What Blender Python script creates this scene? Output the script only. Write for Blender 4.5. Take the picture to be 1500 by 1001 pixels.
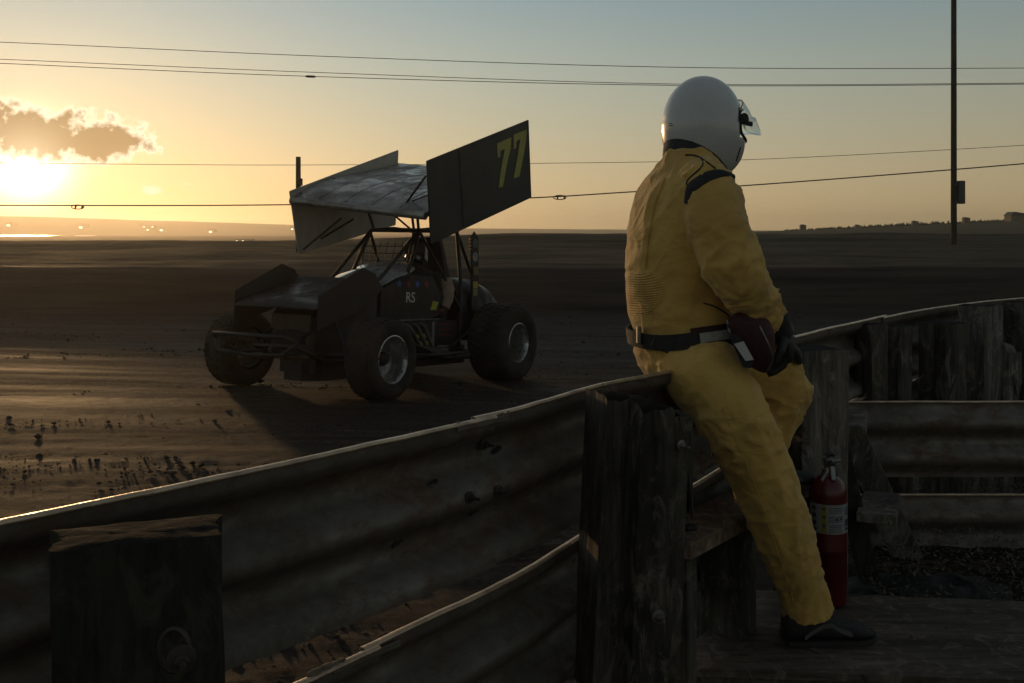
import bpy, bmesh, math, random
import numpy as np
from mathutils import Vector, Matrix, noise
random.seed(7); RNG = np.random.default_rng(7)
for o in list(bpy.data.objects): bpy.data.objects.remove(o)
scene = bpy.context.scene
COL = scene.collection

# ---------------- camera ----------------
FPX = 1458.0; CXP = 750.0; HYP = 340.0; CAMH = 1.40
cam_d = bpy.data.cameras.new("camera"); cam = bpy.data.objects.new("camera", cam_d); COL.objects.link(cam)
cam.location = (0, 0, CAMH); cam.rotation_euler = (math.radians(90), 0, 0)
cam_d.sensor_width = 36; cam_d.lens = 35.0; cam_d.shift_y = -(500.5-HYP)/1500.0
cam_d.clip_start = 0.05; cam_d.clip_end = 20000
scene.camera = cam

# ---------------- sun, sky, exposure ----------------
SUN_AZ = math.radians(-26.0)      # to the left of the view direction
SUN_EL = math.radians(3.6)
SD = Vector((math.sin(SUN_AZ)*math.cos(SUN_EL), math.cos(SUN_AZ)*math.cos(SUN_EL), math.sin(SUN_EL)))
SUN_STRENGTH = 1.15
sl = bpy.data.lights.new("sun", 'SUN'); sl.energy = SUN_STRENGTH; sl.angle = math.radians(2.5); sl.color = (1.0, 0.60, 0.27)
so = bpy.data.objects.new("sun", sl); COL.objects.link(so); so.rotation_euler = SD.to_track_quat('Z', 'Y').to_euler(); so.location = (0, 0, 30)
scene.view_settings.view_transform = 'Standard'
scene.view_settings.look = 'None'
scene.view_settings.exposure = 0.0
scene.view_settings.gamma = 1.0
scene.view_settings.use_curve_mapping = False
SKY_STRENGTH = 0.113

def build_world():
    w = bpy.data.worlds.new("World"); scene.world = w; w.use_nodes = True
    nt = w.node_tree; nt.nodes.clear(); N = nt.nodes.new; L = nt.links.new
    out = N('ShaderNodeOutputWorld'); bg = N('ShaderNodeBackground'); L(bg.outputs[0], out.inputs[0])
    bg.inputs['Strength'].default_value = SKY_STRENGTH
    def val(x):
        return x
    def math_(op, a, b=None, c=None, clamp=False):
        n = N('ShaderNodeMath'); n.operation = op; n.use_clamp = clamp
        for i, v in enumerate((a, b, c)):
            if v is None: continue
            if isinstance(v, (int, float)): n.inputs[i].default_value = v
            else: L(v, n.inputs[i])
        return n.outputs[0]
    def vmath(op, a, b=None, scale=None):
        n = N('ShaderNodeVectorMath'); n.operation = op
        for i, v in enumerate((a, b)):
            if v is None: continue
            if isinstance(v, (tuple, Vector)): n.inputs[i].default_value = tuple(v)
            else: L(v, n.inputs[i])
        if scale is not None:
            if isinstance(scale, (int, float)): n.inputs['Scale'].default_value = scale
            else: L(scale, n.inputs['Scale'])
        return n
    def mix(fac, a, b, mode='MIX', clampf=True):
        n = N('ShaderNodeMix'); n.data_type = 'RGBA'; n.blend_type = mode; n.clamp_factor = clampf
        ins = {'f': n.inputs[0], 'a': n.inputs[6], 'b': n.inputs[7]}
        for k, v in (('f', fac), ('a', a), ('b', b)):
            if isinstance(v, (int, float)): ins[k].default_value = v
            elif isinstance(v, tuple): ins[k].default_value = v
            else: L(v, ins[k])
        return n.outputs[2]
    tc = N('ShaderNodeTexCoord'); dirv = vmath('NORMALIZE', tc.outputs['Generated']).outputs[0]
    sky = N('ShaderNodeTexSky'); sky.sky_type = 'NISHITA'; sky.sun_disc = False
    sky.sun_elevation = SUN_EL; sky.sun_rotation = SUN_AZ
    sky.altitude = 0; sky.air_density = 1.0; sky.dust_density = 1.6; sky.ozone_density = 1.0
    sep = N('ShaderNodeSeparateXYZ'); L(dirv, sep.inputs[0])
    z = sep.outputs[2]
    base = sky.outputs[0]
    # evening air: the Nishita colour eased towards the warm horizon / pale blue zenith of this dusk
    ramp = N('ShaderNodeValToRGB'); L(math_('MULTIPLY', math_('MAXIMUM', z, 0.0), 1.0), ramp.inputs[0])
    cr = ramp.color_ramp
    stops = [(0.0, (7.0, 5.0, 2.4)), (0.045, (6.4, 5.1, 3.0)), (0.10, (5.2, 4.9, 3.5)), (0.165, (4.0, 4.55, 4.0)), (0.235, (2.7, 3.75, 4.1)), (0.5, (2.0, 2.4, 2.55)), (1.0, (1.15, 1.35, 1.5))]
    while len(cr.elements) < len(stops): cr.elements.new(0.5)
    for e, (p, c) in zip(cr.elements, stops):
        e.position = p; e.color = (c[0]/10, c[1]/10, c[2]/10, 1)
    grad = vmath('SCALE', ramp.outputs[0], None, 10.0).outputs[0]
    # brightness falls off with the angle from the sun
    dot = vmath('DOT_PRODUCT', dirv, tuple(SD)).outputs['Value']
    ang = math_('ARCCOSINE', math_('MINIMUM', dot, 0.999999))
    fall = math_('ADD', math_('MULTIPLY', math_('EXPONENT', math_('MULTIPLY', math_('POWER', math_('DIVIDE', ang, 0.70), 2.0), -1.0)), 0.48), 0.54)
    grad2 = vmath('SCALE', grad, None, fall).outputs[0]
    base2 = mix(0.9, base, grad2)
    # aureole round the sun
    g1 = math_('ADD', math_('MULTIPLY', math_('EXPONENT', math_('MULTIPLY', math_('POWER', math_('DIVIDE', ang, 0.030), 2.0), -1.0)), 28.0), math_('MULTIPLY', math_('EXPONENT', math_('MULTIPLY', ang, -24.0)), 2.6))
    g2 = math_('MULTIPLY', math_('EXPONENT', math_('MULTIPLY', ang, -6.0)), 0.4)
    gl1 = vmath('SCALE', (1.0, 0.86, 0.60), None, g1).outputs[0]
    gl2 = vmath('SCALE', (1.0, 0.80, 0.50), None, g2).outputs[0]
    glow = vmath('ADD', gl1, gl2).outputs[0]
    clear = vmath('ADD', base2, glow).outputs[0]
    # clouds: (azimuth, elevation) coordinates, edge broken up with noise
    az = math_('ARCTAN2', sep.outputs[0], sep.outputs[1]); el = math_('ARCSINE', z)
    nz = N('ShaderNodeTexNoise'); nz.inputs['Scale'].default_value = 34.0; nz.inputs['Detail'].default_value = 7.0; nz.inputs['Roughness'].default_value = 0.62
    L(dirv, nz.inputs['Vector'])
    nz2 = N('ShaderNodeTexNoise'); nz2.inputs['Scale'].default_value = 120.0; nz2.inputs['Detail'].default_value = 5.0
    L(dirv, nz2.inputs['Vector'])
    nn = math_('ADD', math_('MULTIPLY', math_('SUBTRACT', nz.outputs['Fac'], 0.5), 2.2), math_('MULTIPLY', math_('SUBTRACT', nz2.outputs['Fac'], 0.5), 1.3))
    def blob(caz, cel, raz, rel):
        a = math_('DIVIDE', math_('SUBTRACT', az, caz), raz); b = math_('DIVIDE', math_('SUBTRACT', el, cel), rel)
        r = math_('SQRT', math_('ADD', math_('MULTIPLY', a, a), math_('MULTIPLY', b, b)))
        return math_('SUBTRACT', 1.0, r)
    A = lambda px: math.atan((px-750)/1458.0)
    E = lambda px, py: math.atan((340-py)/math.hypot(1458.0, px-750))
    d1 = blob(A(30), E(30, 191), 0.108, 0.0285)
    d1b = blob(A(140), E(140, 205), 0.060, 0.0245)
    d2 = math_('SUBTRACT', blob(A(224), E(224, 279), 0.0125, 0.006), 0.1)
    d3 = math_('SUBTRACT', blob(A(275), E(275, 270), 0.012, 0.0035), 0.55)
    big = math_('MAXIMUM', d1, d1b)
    dens = math_('ADD', big, math_('MULTIPLY', nn, 0.75))
    dens2 = math_('ADD', math_('MAXIMUM', d2, d3), math_('MULTIPLY', nn, 0.45))
    cover = math_('SMOOTH_MIN', math_('MAXIMUM', math_('MULTIPLY', dens, 4.5), 0.0), 1.0, 0.3)
    core = math_('MULTIPLY', math_('MAXIMUM', math_('SUBTRACT', dens, 0.20), 0.0), 3.6, clamp=True)
    rim = (10.5, 9.0, 6.4, 1); dark = (3.3, 2.15, 1.0, 1)
    ccol = mix(core, rim, dark)
    ccol = vmath('ADD', ccol, vmath('SCALE', glow, None, 0.10).outputs[0]).outputs[0]
    cover1 = math_('MINIMUM', cover, 0.97, clamp=True)
    s1 = mix(cover1, clear, ccol)
    cov2 = math_('MULTIPLY', math_('MAXIMUM', dens2, 0.0), 2.0, clamp=True)
    s2 = mix(math_('MULTIPLY', cov2, 0.9), s1, (9.5, 8.0, 5.6, 1))
    L(s2, bg.inputs['Color'])
build_world()

# ---------------- helpers ----------------
def P(px, py, d):
    return Vector(((px-CXP)/FPX*d, d, CAMH-(py-HYP)/FPX*d))
ORG = {}
def tag(o, label=None, cat=None, group=None, kind=None):
    if label: o['label'] = label
    if cat: o['category'] = cat
    if group: o['group'] = group
    if kind: o['kind'] = kind
    return o
def thing(name, label, cat, loc=(0, 0, 0), group=None):
    o = bpy.data.objects.new(name, None); COL.objects.link(o); o.location = loc; o.empty_display_size = 0.1
    ORG[o] = Vector(loc); return tag(o, label, cat, group)
class MB:
    def __init__(s): s.v = []; s.f = []; s.uv = None
    def add(s, vs, fs):
        b = len(s.v); s.v += [Vector(v) for v in vs]; s.f += [tuple(i+b for i in f) for f in fs]; return s
    def box(s, c, size, rot=None, ax=None, bev=0.0):
        hx, hy, hz = size[0]/2, size[1]/2, size[2]/2
        if bev > 0:
            vs = []; b = bev
            for z, q in ((-hz, b), (-hz+b, 0), (hz-b, 0), (hz, b)):
                x, y = hx-q, hy-q
                vs += [(-x+b*0, -y+b, z), (-x+b, -y, z), (x-b, -y, z), (x, -y+b, z), (x, y-b, z), (x-b, y, z), (-x+b, y, z), (-x, y-b, z)]
            fs = []
            for k in range(3):
                for i in range(8):
                    j = (i+1) % 8; fs.append((k*8+i, k*8+j, k*8+8+j, k*8+8+i))
            fs.append(tuple(reversed(range(8)))); fs.append(tuple(range(24, 32)))
        else:
            vs = [(x, y, z) for z in (-hz, hz) for x, y in ((-hx, -hy), (hx, -hy), (hx, hy), (-hx, hy))]
            fs = [(3, 2, 1, 0), (4, 5, 6, 7), (0, 1, 5, 4), (1, 2, 6, 5), (2, 3, 7, 6), (3, 0, 4, 7)]
        c = Vector(c)
        if ax is not None:
            X, Y, Z = [Vector(a) for a in ax]
            vs = [c+X*v[0]+Y*v[1]+Z*v[2] for v in vs]
        else:
            R = Matrix.Rotation(rot, 3, 'Z') if isinstance(rot, (int, float)) else (rot if rot is not None else Matrix.Identity(3))
            vs = [c+R@Vector(v) for v in vs]
        return s.add(vs, fs)
    def tube(s, pts, r, seg=10, caps=True, flat=None, up=None):
        pts = [Vector(p) for p in pts]; n = len(pts)
        rs = list(r) if hasattr(r, '__len__') else [r]*n
        prev = None; vs = []
        for i, p in enumerate(pts):
            t = (pts[min(i+1, n-1)]-pts[max(i-1, 0)]).normalized()
            if prev is None:
                ref = Vector(up) if up is not None else (Vector((0, 0, 1)) if abs(t.z) < 0.9 else Vector((0, 1, 0)))
                a = (ref-t*ref.dot(t)).normalized()
            else:
                a = (prev-t*prev.dot(t)).normalized()
            prev = a; b = t.cross(a)
            rr = rs[i]; ra, rb = (rr if hasattr(rr, '__len__') else (rr, rr*(flat or 1)))
            for k in range(seg):
                q = 2*math.pi*k/seg; vs.append(p+a*math.cos(q)*ra+b*math.sin(q)*rb)
        fs = [(i*seg+k, i*seg+(k+1) % seg, (i+1)*seg+(k+1) % seg, (i+1)*seg+k) for i in range(n-1) for k in range(seg)]
        if caps:
            fs.append(tuple(reversed(range(seg)))); fs.append(tuple(range((n-1)*seg, n*seg)))
        return s.add(vs, fs)
    def rings(s, rings, caps=True, closed=False):
        seg = len(rings[0]); n = len(rings); vs = [v for r in rings for v in r]
        fs = [(i*seg+k, i*seg+(k+1) % seg, ((i+1) % n)*seg+(k+1) % seg, ((i+1) % n)*seg+k) for i in range(n if closed else n-1) for k in range(seg)]
        if caps and not closed:
            fs.append(tuple(reversed(range(seg)))); fs.append(tuple(range((n-1)*seg, n*seg)))
        return s.add(vs, fs)
    def lathe(s, prof, c, axis=(0, 0, 1), seg=32, caps=False):
        axis = Vector(axis).normalized(); ref = Vector((1, 0, 0)) if abs(axis.x) < 0.8 else Vector((0, 1, 0))
        a = (ref-axis*ref.dot(axis)).normalized(); b = axis.cross(a); c = Vector(c)
        return s.rings([[c+axis*h+(a*math.cos(2*math.pi*k/seg)+b*math.sin(2*math.pi*k/seg))*r for k in range(seg)] for r, h in prof], caps=caps)
    def prism(s, poly, off):
        n = len(poly); poly = [Vector(p) for p in poly]; off = Vector(off)
        return s.add(poly+[p+off for p in poly], [tuple(range(n)), tuple(reversed(range(n, 2*n)))]+[(i, i+n, (i+1) % n+n, (i+1) % n) for i in range(n)])
    def sphere(s, c, r, seg=16, rg=10, ax=None):
        c = Vector(c); r = r if hasattr(r, '__len__') else (r, r, r); X, Y, Z = ax or (Vector((1, 0, 0)), Vector((0, 1, 0)), Vector((0, 0, 1)))
        R = []
        for i in range(1, rg):
            th = math.pi*i/rg
            R.append([c+X*(r[0]*math.sin(th)*math.cos(2*math.pi*k/seg))+Y*(r[1]*math.sin(th)*math.sin(2*math.pi*k/seg))-Z*(r[2]*math.cos(th)) for k in range(seg)])
        return s.rings(R)
    def build(s, name, mat, parent=None, smooth=None, fix=True):
        o0 = Vector((0, 0, 0)); p = parent
        while p is not None:
            o0 = ORG.get(p, o0) if p in ORG else o0
            if p in ORG: break
            p = p.parent
        me = bpy.data.meshes.new(name)
        me.from_pydata([v-o0 for v in s.v], [], s.f); me.update()
        if fix:
            bm = bmesh.new(); bm.from_mesh(me); bmesh.ops.recalc_face_normals(bm, faces=bm.faces); bm.to_mesh(me); bm.free()
        o = bpy.data.objects.new(name, me); COL.objects.link(o)
        if mat is not None: me.materials.append(mat)
        if parent is not None: o.parent = parent
        if smooth is not None: shade(o, smooth)
        return o
def shade(o, deg=40):
    me = o.data
    me.polygons.foreach_set('use_smooth', [True]*len(me.polygons))
    if deg < 180:
        bm = bmesh.new(); bm.from_mesh(me); lim = math.radians(deg)
        for e in bm.edges:
            if len(e.link_faces) == 2 and e.calc_face_angle(0) > lim: e.smooth = False
        bm.to_mesh(me); bm.free()
    me.update()

# numpy value noise
def _h(ix, iy, iz):
    n = (ix.astype(np.int64)*374761393+iy.astype(np.int64)*668265263+iz.astype(np.int64)*2147483647) & 0xffffffff
    n = ((n ^ (n >> 13))*1274126177) & 0xffffffff
    n = (n ^ (n >> 16)) & 0xffffff
    return n/float(0xffffff)
def vn(x, y, z=0.0):
    x = np.asarray(x, float); y = np.asarray(y, float); z = np.asarray(z, float)+np.zeros_like(x)
    ix, iy, iz = np.floor(x), np.floor(y), np.floor(z); fx, fy, fz = x-ix, y-iy, z-iz
    fx = fx*fx*(3-2*fx); fy = fy*fy*(3-2*fy); fz = fz*fz*(3-2*fz)
    r = 0
    for dx in (0, 1):
        for dy in (0, 1):
            for dz in (0, 1):
                w = (fx if dx else 1-fx)*(fy if dy else 1-fy)*(fz if dz else 1-fz)
                r = r+w*_h(ix+dx, iy+dy, iz+dz)
    return r*2-1
def fbm(x, y, z=0.0, o=4):
    r = 0; a = 1.0
    for i in range(o):
        r = r+a*vn(x*2**i+17*i, y*2**i+5*i, np.asarray(z)*2**i+3*i); a *= 0.5
    return r

# ---------------- materials ----------------
class Mt:
    def __init__(s, name, rough=0.6, metal=0.0, spec=0.5, base=(0.5, 0.5, 0.5)):
        s.m = bpy.data.materials.new(name); s.m.use_nodes = True; s.nt = s.m.node_tree; s.nt.nodes.clear()
        s.out = s.N('ShaderNodeOutputMaterial'); s.b = s.N('ShaderNodeBsdfPrincipled'); s.L(s.b.outputs[0], s.out.inputs[0])
        s.b.inputs['Roughness'].default_value = rough; s.b.inputs['Metallic'].default_value = metal
        s.b.inputs['Specular IOR Level'].default_value = spec; s.b.inputs['Base Color'].default_value = (*base, 1)
        s.tc = s.N('ShaderNodeTexCoord')
    def N(s, t): return s.nt.nodes.new(t)
    def L(s, a, b): s.nt.links.new(a, b)
    def vec(s, scale=(1, 1, 1), rot=(0, 0, 0), src='Object'):
        n = s.N('ShaderNodeMapping'); n.inputs['Scale'].default_value = scale; n.inputs['Rotation'].default_value = rot
        s.L(s.tc.outputs[src], n.inputs['Vector']); return n.outputs[0]
    def noise(s, sc, scale=(1, 1, 1), detail=5, rough=0.55, rot=(0, 0, 0), dist=0.0):
        n = s.N('ShaderNodeTexNoise'); n.inputs['Scale'].default_value = sc; n.inputs['Detail'].default_value = detail
        n.inputs['Roughness'].default_value = rough; n.inputs['Distortion'].default_value = dist
        s.L(s.vec(scale, rot), n.inputs['Vector']); return n.outputs['Fac']
    def ramp(s, fac, stops, interp='LINEAR'):
        n = s.N('ShaderNodeValToRGB'); s.L(fac, n.inputs[0]); cr = n.color_ramp; cr.interpolation = interp
        while len(cr.elements) < len(stops): cr.elements.new(0.5)
        for e, (p, c) in zip(cr.elements, stops):
            e.position = p; e.color = (*c, 1) if hasattr(c, '__len__') else (c, c, c, 1)
        return n.outputs[0]
    def mix(s, fac, a, b, mode='MIX'):
        n = s.N('ShaderNodeMix'); n.data_type = 'RGBA'; n.blend_type = mode
        for i, v in ((0, fac), (6, a), (7, b)):
            if isinstance(v, (int, float)): n.inputs[i].default_value = v
            elif isinstance(v, tuple): n.inputs[i].default_value = (*v, 1) if len(v) == 3 else v
            else: s.L(v, n.inputs[i])
        return n.outputs[2]
    def math(s, op, a, b=None, clamp=False):
        n = s.N('ShaderNodeMath'); n.operation = op; n.use_clamp = clamp
        for i, v in enumerate((a, b)):
            if v is None: continue
            if isinstance(v, (int, float)): n.inputs[i].default_value = v
            else: s.L(v, n.inputs[i])
        return n.outputs[0]
    def color(s, sock): s.L(sock, s.b.inputs['Base Color']); return s
    def roughness(s, sock): s.L(sock, s.b.inputs['Roughness']); return s
    def bump(s, h, strength=0.3, dist=0.01):
        n = s.N('ShaderNodeBump'); n.inputs['Strength'].default_value = strength; n.inputs['Distance'].default_value = dist
        if s.b.inputs['Normal'].is_linked: s.L(s.b.inputs['Normal'].links[0].from_socket, n.inputs['Normal'])
        s.L(h, n.inputs['Height']); s.L(n.outputs[0], s.b.inputs['Normal']); return s

def m_plain(name, col, rough=0.6, metal=0.0, var=0.25, sc=12, bump=0.0, coat=0.0, spec=0.5):
    t = Mt(name, rough, metal, spec)
    n = t.noise(sc, detail=6)
    lo = tuple(c*(1-var) for c in col); hi = tuple(min(1, c*(1+var)) for c in col)
    t.color(t.ramp(n, [(0.3, lo), (0.7, hi)])); t.roughness(t.ramp(t.noise(sc*2.3), [(0.3, max(0, rough-0.1)), (0.7, min(1, rough+0.1))]))
    if bump: t.bump(t.noise(sc*8), bump, 0.003)
    if coat: t.b.inputs['Coat Weight'].default_value = coat; t.b.inputs['Coat Roughness'].default_value = 0.08
    return t.m
M = {}
def wood(name, dark, light, green=0.0, sc=1.0, axis='Z', rough=0.85):
    t = Mt(name, rough, 0, 0.25)
    st = {'Z': (1, 1, 0.11), 'X': (0.09, 1, 1), 'Y': (1, 0.09, 1)}[axis]
    g = t.noise(60*sc, st, 8, 0.65, dist=0.2); g2 = t.noise(9*sc, st, 5, 0.6); b = t.noise(3.0, (1, 1, 1), 4)
    c = t.ramp(g, [(0.32, dark), (0.5, tuple((a+b_)/2 for a, b_ in zip(dark, light))), (0.72, light)])
    c = t.mix(t.ramp(g2, [(0.4, 0.0), (0.65, 0.8)]), c, tuple(d*0.45 for d in dark))
    c = t.mix(t.ramp(b, [(0.45, 0.0), (0.7, green)]), c, (0.03, 0.035, 0.018))
    k_ = t.noise(14, (1, 1, 0.5), 7, 0.75, dist=1.2)
    c = t.mix(t.ramp(k_, [(0.52, 0.0), (0.66, 0.65)]), c, tuple(min(1, l*1.5) for l in light)); c = t.mix(t.ramp(k_, [(0.30, 0.8), (0.42, 0.0)]), c, tuple(d*0.4 for d in dark))
    t.color(c); t.bump(k_, 0.5, 0.008); t.bump(g, 0.7, 0.004); t.bump(g2, 0.25, 0.008)
    return t.m
M['post'] = wood('weathered_post_wood', (0.028, 0.023, 0.018), (0.15, 0.125, 0.10), 0.4)
M['post_pale'] = wood('bleached_post_wood', (0.07, 0.06, 0.05), (0.26, 0.225, 0.19), 0.2)
M['post_dark'] = wood('dark_post_wood', (0.012, 0.011, 0.008), (0.05, 0.045, 0.033), 0.5)  # darkest tone of the post wood
M['end_grain_shade'] = m_plain('shade_painted_end_grain', (0.009, 0.008, 0.006), 0.95, 0, 0.5, 30, 0.6, spec=0.1)  # end grain painted extra dark, standing in for shade on post tops
M['bench'] = wood('bench_wood', (0.10, 0.07, 0.05), (0.30, 0.21, 0.15), 0.1, axis='Y')
M['board'] = wood('board_wood', (0.05, 0.044, 0.034), (0.16, 0.14, 0.115), 0.3)
M['deck'] = wood('deck_wood', (0.04, 0.030, 0.023), (0.17, 0.13, 0.10), 0.1, sc=0.9, axis='X', rough=0.7)
def rail_mat():
    t = Mt('weathered_guardrail_steel', 0.45, 0.55, 0.5)
    a = t.noise(7.0, (1, 1, 1.8), 9, 0.74); b = t.noise(38, (1, 1, 1.0), 6, 0.7); c0 = t.noise(2.1, (1, 1, 1.5), 6, 0.6)
    base = t.ramp(t.noise(20, detail=5), [(0.3, (0.115, 0.100, 0.082)), (0.7, (0.19, 0.167, 0.14))])
    rust = t.ramp(b, [(0.3, (0.055, 0.034, 0.022)), (0.6, (0.125, 0.072, 0.042)), (0.8, (0.23, 0.14, 0.075))])
    fac = t.ramp(a, [(0.47, 0.0), (0.62, 1.0)])
    col = t.mix(fac, base, rust)
    mud = t.ramp(c0, [(0.5, 0.0), (0.63, 0.85)])
    col = t.mix(mud, col, t.ramp(t.noise(55, (1, 1, 1), 6, 0.7), [(0.3, (0.06, 0.05, 0.04)), (0.7, (0.13, 0.105, 0.085))]))
    sf = t.math('MULTIPLY', t.ramp(t.noise(26, (1, 1, 2.2), 8, 0.75, dist=0.8), [(0.60, 0.0), (0.66, 1.0)]), t.ramp(t.noise(2.6, detail=3), [(0.48, 0.0), (0.6, 0.8)]))
    col = t.mix(sf, col, (0.26, 0.20, 0.12))
    t.color(col)
    t.L(t.math('MULTIPLY', t.math('SUBTRACT', 1.0, t.math('MAXIMUM', fac, mud)), 0.35), t.b.inputs['Metallic'])
    t.roughness(t.ramp(t.math('MAXIMUM', fac, mud), [(0.0, 0.45), (1.0, 0.85)]))
    t.bump(b, 0.6, 0.004); t.bump(t.noise(120, (1, 1, 1), 4, 0.7), 0.4, 0.002)
    return t.m
M['rail'] = rail_mat()
M['rail_dark'] = m_plain('dark_rusted_steel', (0.06, 0.045, 0.035), 0.6, 0.4, 0.4, 9, 0.4)
M['bolt'] = m_plain('old_bolt_steel', (0.22, 0.20, 0.18), 0.45, 0.8, 0.3, 40, 0.2)
M['black'] = m_plain('black_rubber', (0.018, 0.017, 0.016), 0.6, 0, 0.3, 20, 0.2)
M['cable'] = m_plain('power_cable_dark', (0.02, 0.02, 0.02), 0.6, 0, 0.2)
# ---------------- terrain ----------------
WB = 2.15
Gf = Vector((-1.78, 8.61, CAMH-1.372)); Gr = Vector((-0.69, 10.46, CAMH-1.50))
CF = (Gf-Gr).normalized(); CL = Vector((-CF.y, CF.x, 0)).normalized() ; CU = CF.cross(CL).normalized()
CO = (Gf+Gr)/2
def sst(a, b, x):
    t = np.clip((x-a)/(b-a), 0, 1); return t*t*(3-2*t)
def gmac(x, y):
    f2 = np.array([CF.x, CF.y])/math.hypot(CF.x, CF.y)
    f = (x-CO.x)*f2[0]+(y-CO.y)*f2[1]
    base = CO.z+0.060*2.4*np.tanh(f/2.4)
    r = np.hypot(x, y); az = np.arctan2(x, y)
    yb = y+0.012*x+0.0009*x*x
    z = base+0.84*sst(18.8, 21.0, yb)+0.10*sst(24, 29, yb)+0.22*sst(34, 40, yb)-1.0*sst(46, 70, yb)*1.0
    pxx = 750+1458*x/np.maximum(y, 1.0)
    z = z+0.33*sst(40, 43.5, yb)*(1-sst(45.5, 52, yb))*sst(430, 760, pxx)*(y > 0)
    # country beyond: gentle fall then hills
    px = 750+1458*np.tan(np.clip(az, -1.2, 1.2))
    hl = np.interp(px, [-2500, -800, 0, 60, 250, 430, 600, 760, 950, 1110, 1500, 2300], [40, 40, 38, 37, 29, 21, 14, 12, 10, 8, 6, 30])
    hills = (hl*0.435)*sst(720, 1010, r)
    far = -0.70*sst(80, 300, r)+hills
    z = z+far
    rel = np.interp(px, [900, 1110, 1190, 1330, 1500, 2300], [0.0, 0.08, 0.28, 0.85, 1.5, 4.5])
    wr = sst(75, 150, r)*(1-sst(165, 280, r))*sst(800, 1120, px)*(y > 0)
    return z*(1-wr)+(CAMH+rel)*wr
PIT = [(0.35, 2.2), (0.62, 2.9), (1.10, 3.6), (1.55, 4.25), (2.2, 5.0), (3.1, 5.8), (6, 7.8), (6, 1.0), (1, 0.5), (-1.5, 0.2), (-0.6, 1.1)]
def build_ground():
    rr = np.concatenate([np.geomspace(0.9, 16, 250)[:-1], np.geomspace(16, 60, 170)[:-1], np.geomspace(60, 1250, 130)])
    a1 = np.linspace(-math.radians(40), math.radians(40), 420); a2 = np.linspace(math.radians(40), math.radians(320), 90)[1:-1]
    aa = np.concatenate([a1, a2]); na = len(aa)
    Rg, Ag = np.meshgrid(rr, aa, indexing='ij'); X = Rg*np.sin(Ag); Y = Rg*np.cos(Ag)
    Z = gmac(X, Y)
    near = np.exp(-np.maximum(0, Rg-6)/30)
    # ruts run along the direction the cars slide; u across, v along
    dx, dy = 0.985, 0.17
    v = X*dx+Y*dy; u = -X*dy+Y*dx
    rut = fbm(v*0.08, u*1.6, 0.0, 4)*0.008+fbm(v*0.22, u*6.0, 3.0, 3)*0.0045
    clod = fbm(X*9, Y*16, 5.0, 3)*0.0035
    Z = Z+(rut+clod)*near+fbm(X*0.02, Y*0.02, 9.0, 4)*0.22*sst(750, 950, Rg)+fbm(X*0.25, Y*0.9, 2.0, 3)*0.05*sst(19, 22, Y)*(1-sst(60, 90, Y))
    nr = len(rr)
    verts = np.stack([X, Y, Z], -1).reshape(-1, 3)
    cen = np.array([[0, 0, float(gmac(np.array(0.), np.array(0.)))]])
    verts = np.concatenate([verts, cen])
    I, J = np.meshgrid(np.arange(nr-1), np.arange(na), indexing='ij'); J2 = (J+1) % na
    q = np.stack([I*na+J, (I+1)*na+J, (I+1)*na+J2, I*na+J2], -1).reshape(-1, 4)[:, ::-1]
    me = bpy.data.meshes.new('ground'); nq = len(q); nt = na
    me.vertices.add(len(verts)); me.vertices.foreach_set('co', verts.ravel())
    me.loops.add(nq*4+nt*3); tri = np.stack([np.full(na, len(verts)-1), (np.arange(na)+1) % na, np.arange(na)], -1)
    me.loops.foreach_set('vertex_index', np.concatenate([q.ravel(), tri.ravel()]).astype(np.int32))
    me.polygons.add(nq+nt); ls = np.concatenate([np.arange(nq)*4, nq*4+np.arange(nt)*3]); me.polygons.foreach_set('loop_start', ls.astype(np.int32))
    me.polygons.foreach_set('use_smooth', np.ones(nq+nt, bool)); me.update(calc_edges=True); me.validate()
    if me.polygons[0].normal.z < 0: me.flip_normals()
    o = bpy.data.objects.new('ground', me); COL.objects.link(o); tag(o, 'rutted dirt track with mud banks and dry fields rising to far hills', None, kind='structure')
    t = Mt('track_dirt', 0.8, 0, 0.06)
    sp = t.N('ShaderNodeSeparateXYZ'); t.L(t.tc.outputs['Object'], sp.inputs[0]); y = sp.outputs[1]
    rot = (0, 0, -0.17)
    s1 = t.noise(1.4, (0.07, 1, 1), 7, 0.62, rot); s2 = t.noise(7, (0.10, 1, 1), 6, 0.6, rot); s3 = t.noise(32, (0.7, 1, 1), 7, 0.75); s4 = t.noise(160, (1, 1, 1), 4, 0.7)
    mud = t.ramp(s2, [(0.3, (0.055, 0.042, 0.034)), (0.5, (0.11, 0.085, 0.069)), (0.72, (0.20, 0.155, 0.125))])
    mud = t.mix(t.ramp(s1, [(0.38, 0.75), (0.6, 0.0)]), mud, (0.022, 0.016, 0.011))
    mud = t.mix(t.ramp(s3, [(0.46, 0.0), (0.56, 0.95)]), mud, (0.022, 0.016, 0.013))
    s5 = t.noise(10, (0.025, 1, 1), 5, 0.65, (0, 0, -0.13))
    mud = t.mix(t.ramp(t.noise(5, (0.25, 1, 1), 7, 0.7, (0, 0, -0.25)), [(0.50, 0.0), (0.56, 0.6)]), mud, (0.035, 0.027, 0.021))
    mud = t.mix(t.ramp(s5, [(0.48, 0.0), (0.60, 0.65)]), mud, (0.030, 0.023, 0.018))
    # bank and field strips further off
    f1 = t.noise(0.55, (0.045, 1, 1), 6, 0.6); f2 = t.noise(6, (0.3, 1, 1), 5, 0.7)
    field = t.ramp(f1, [(0.36, (0.05, 0.042, 0.030)), (0.48, (0.16, 0.13, 0.09)), (0.55, (0.05, 0.042, 0.03)), (0.66, (0.20, 0.16, 0.11))])
    field = t.mix(0.5, field, t.ramp(f2, [(0.35, (0.05, 0.042, 0.025)), (0.7, (0.16, 0.13, 0.085))]))
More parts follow.
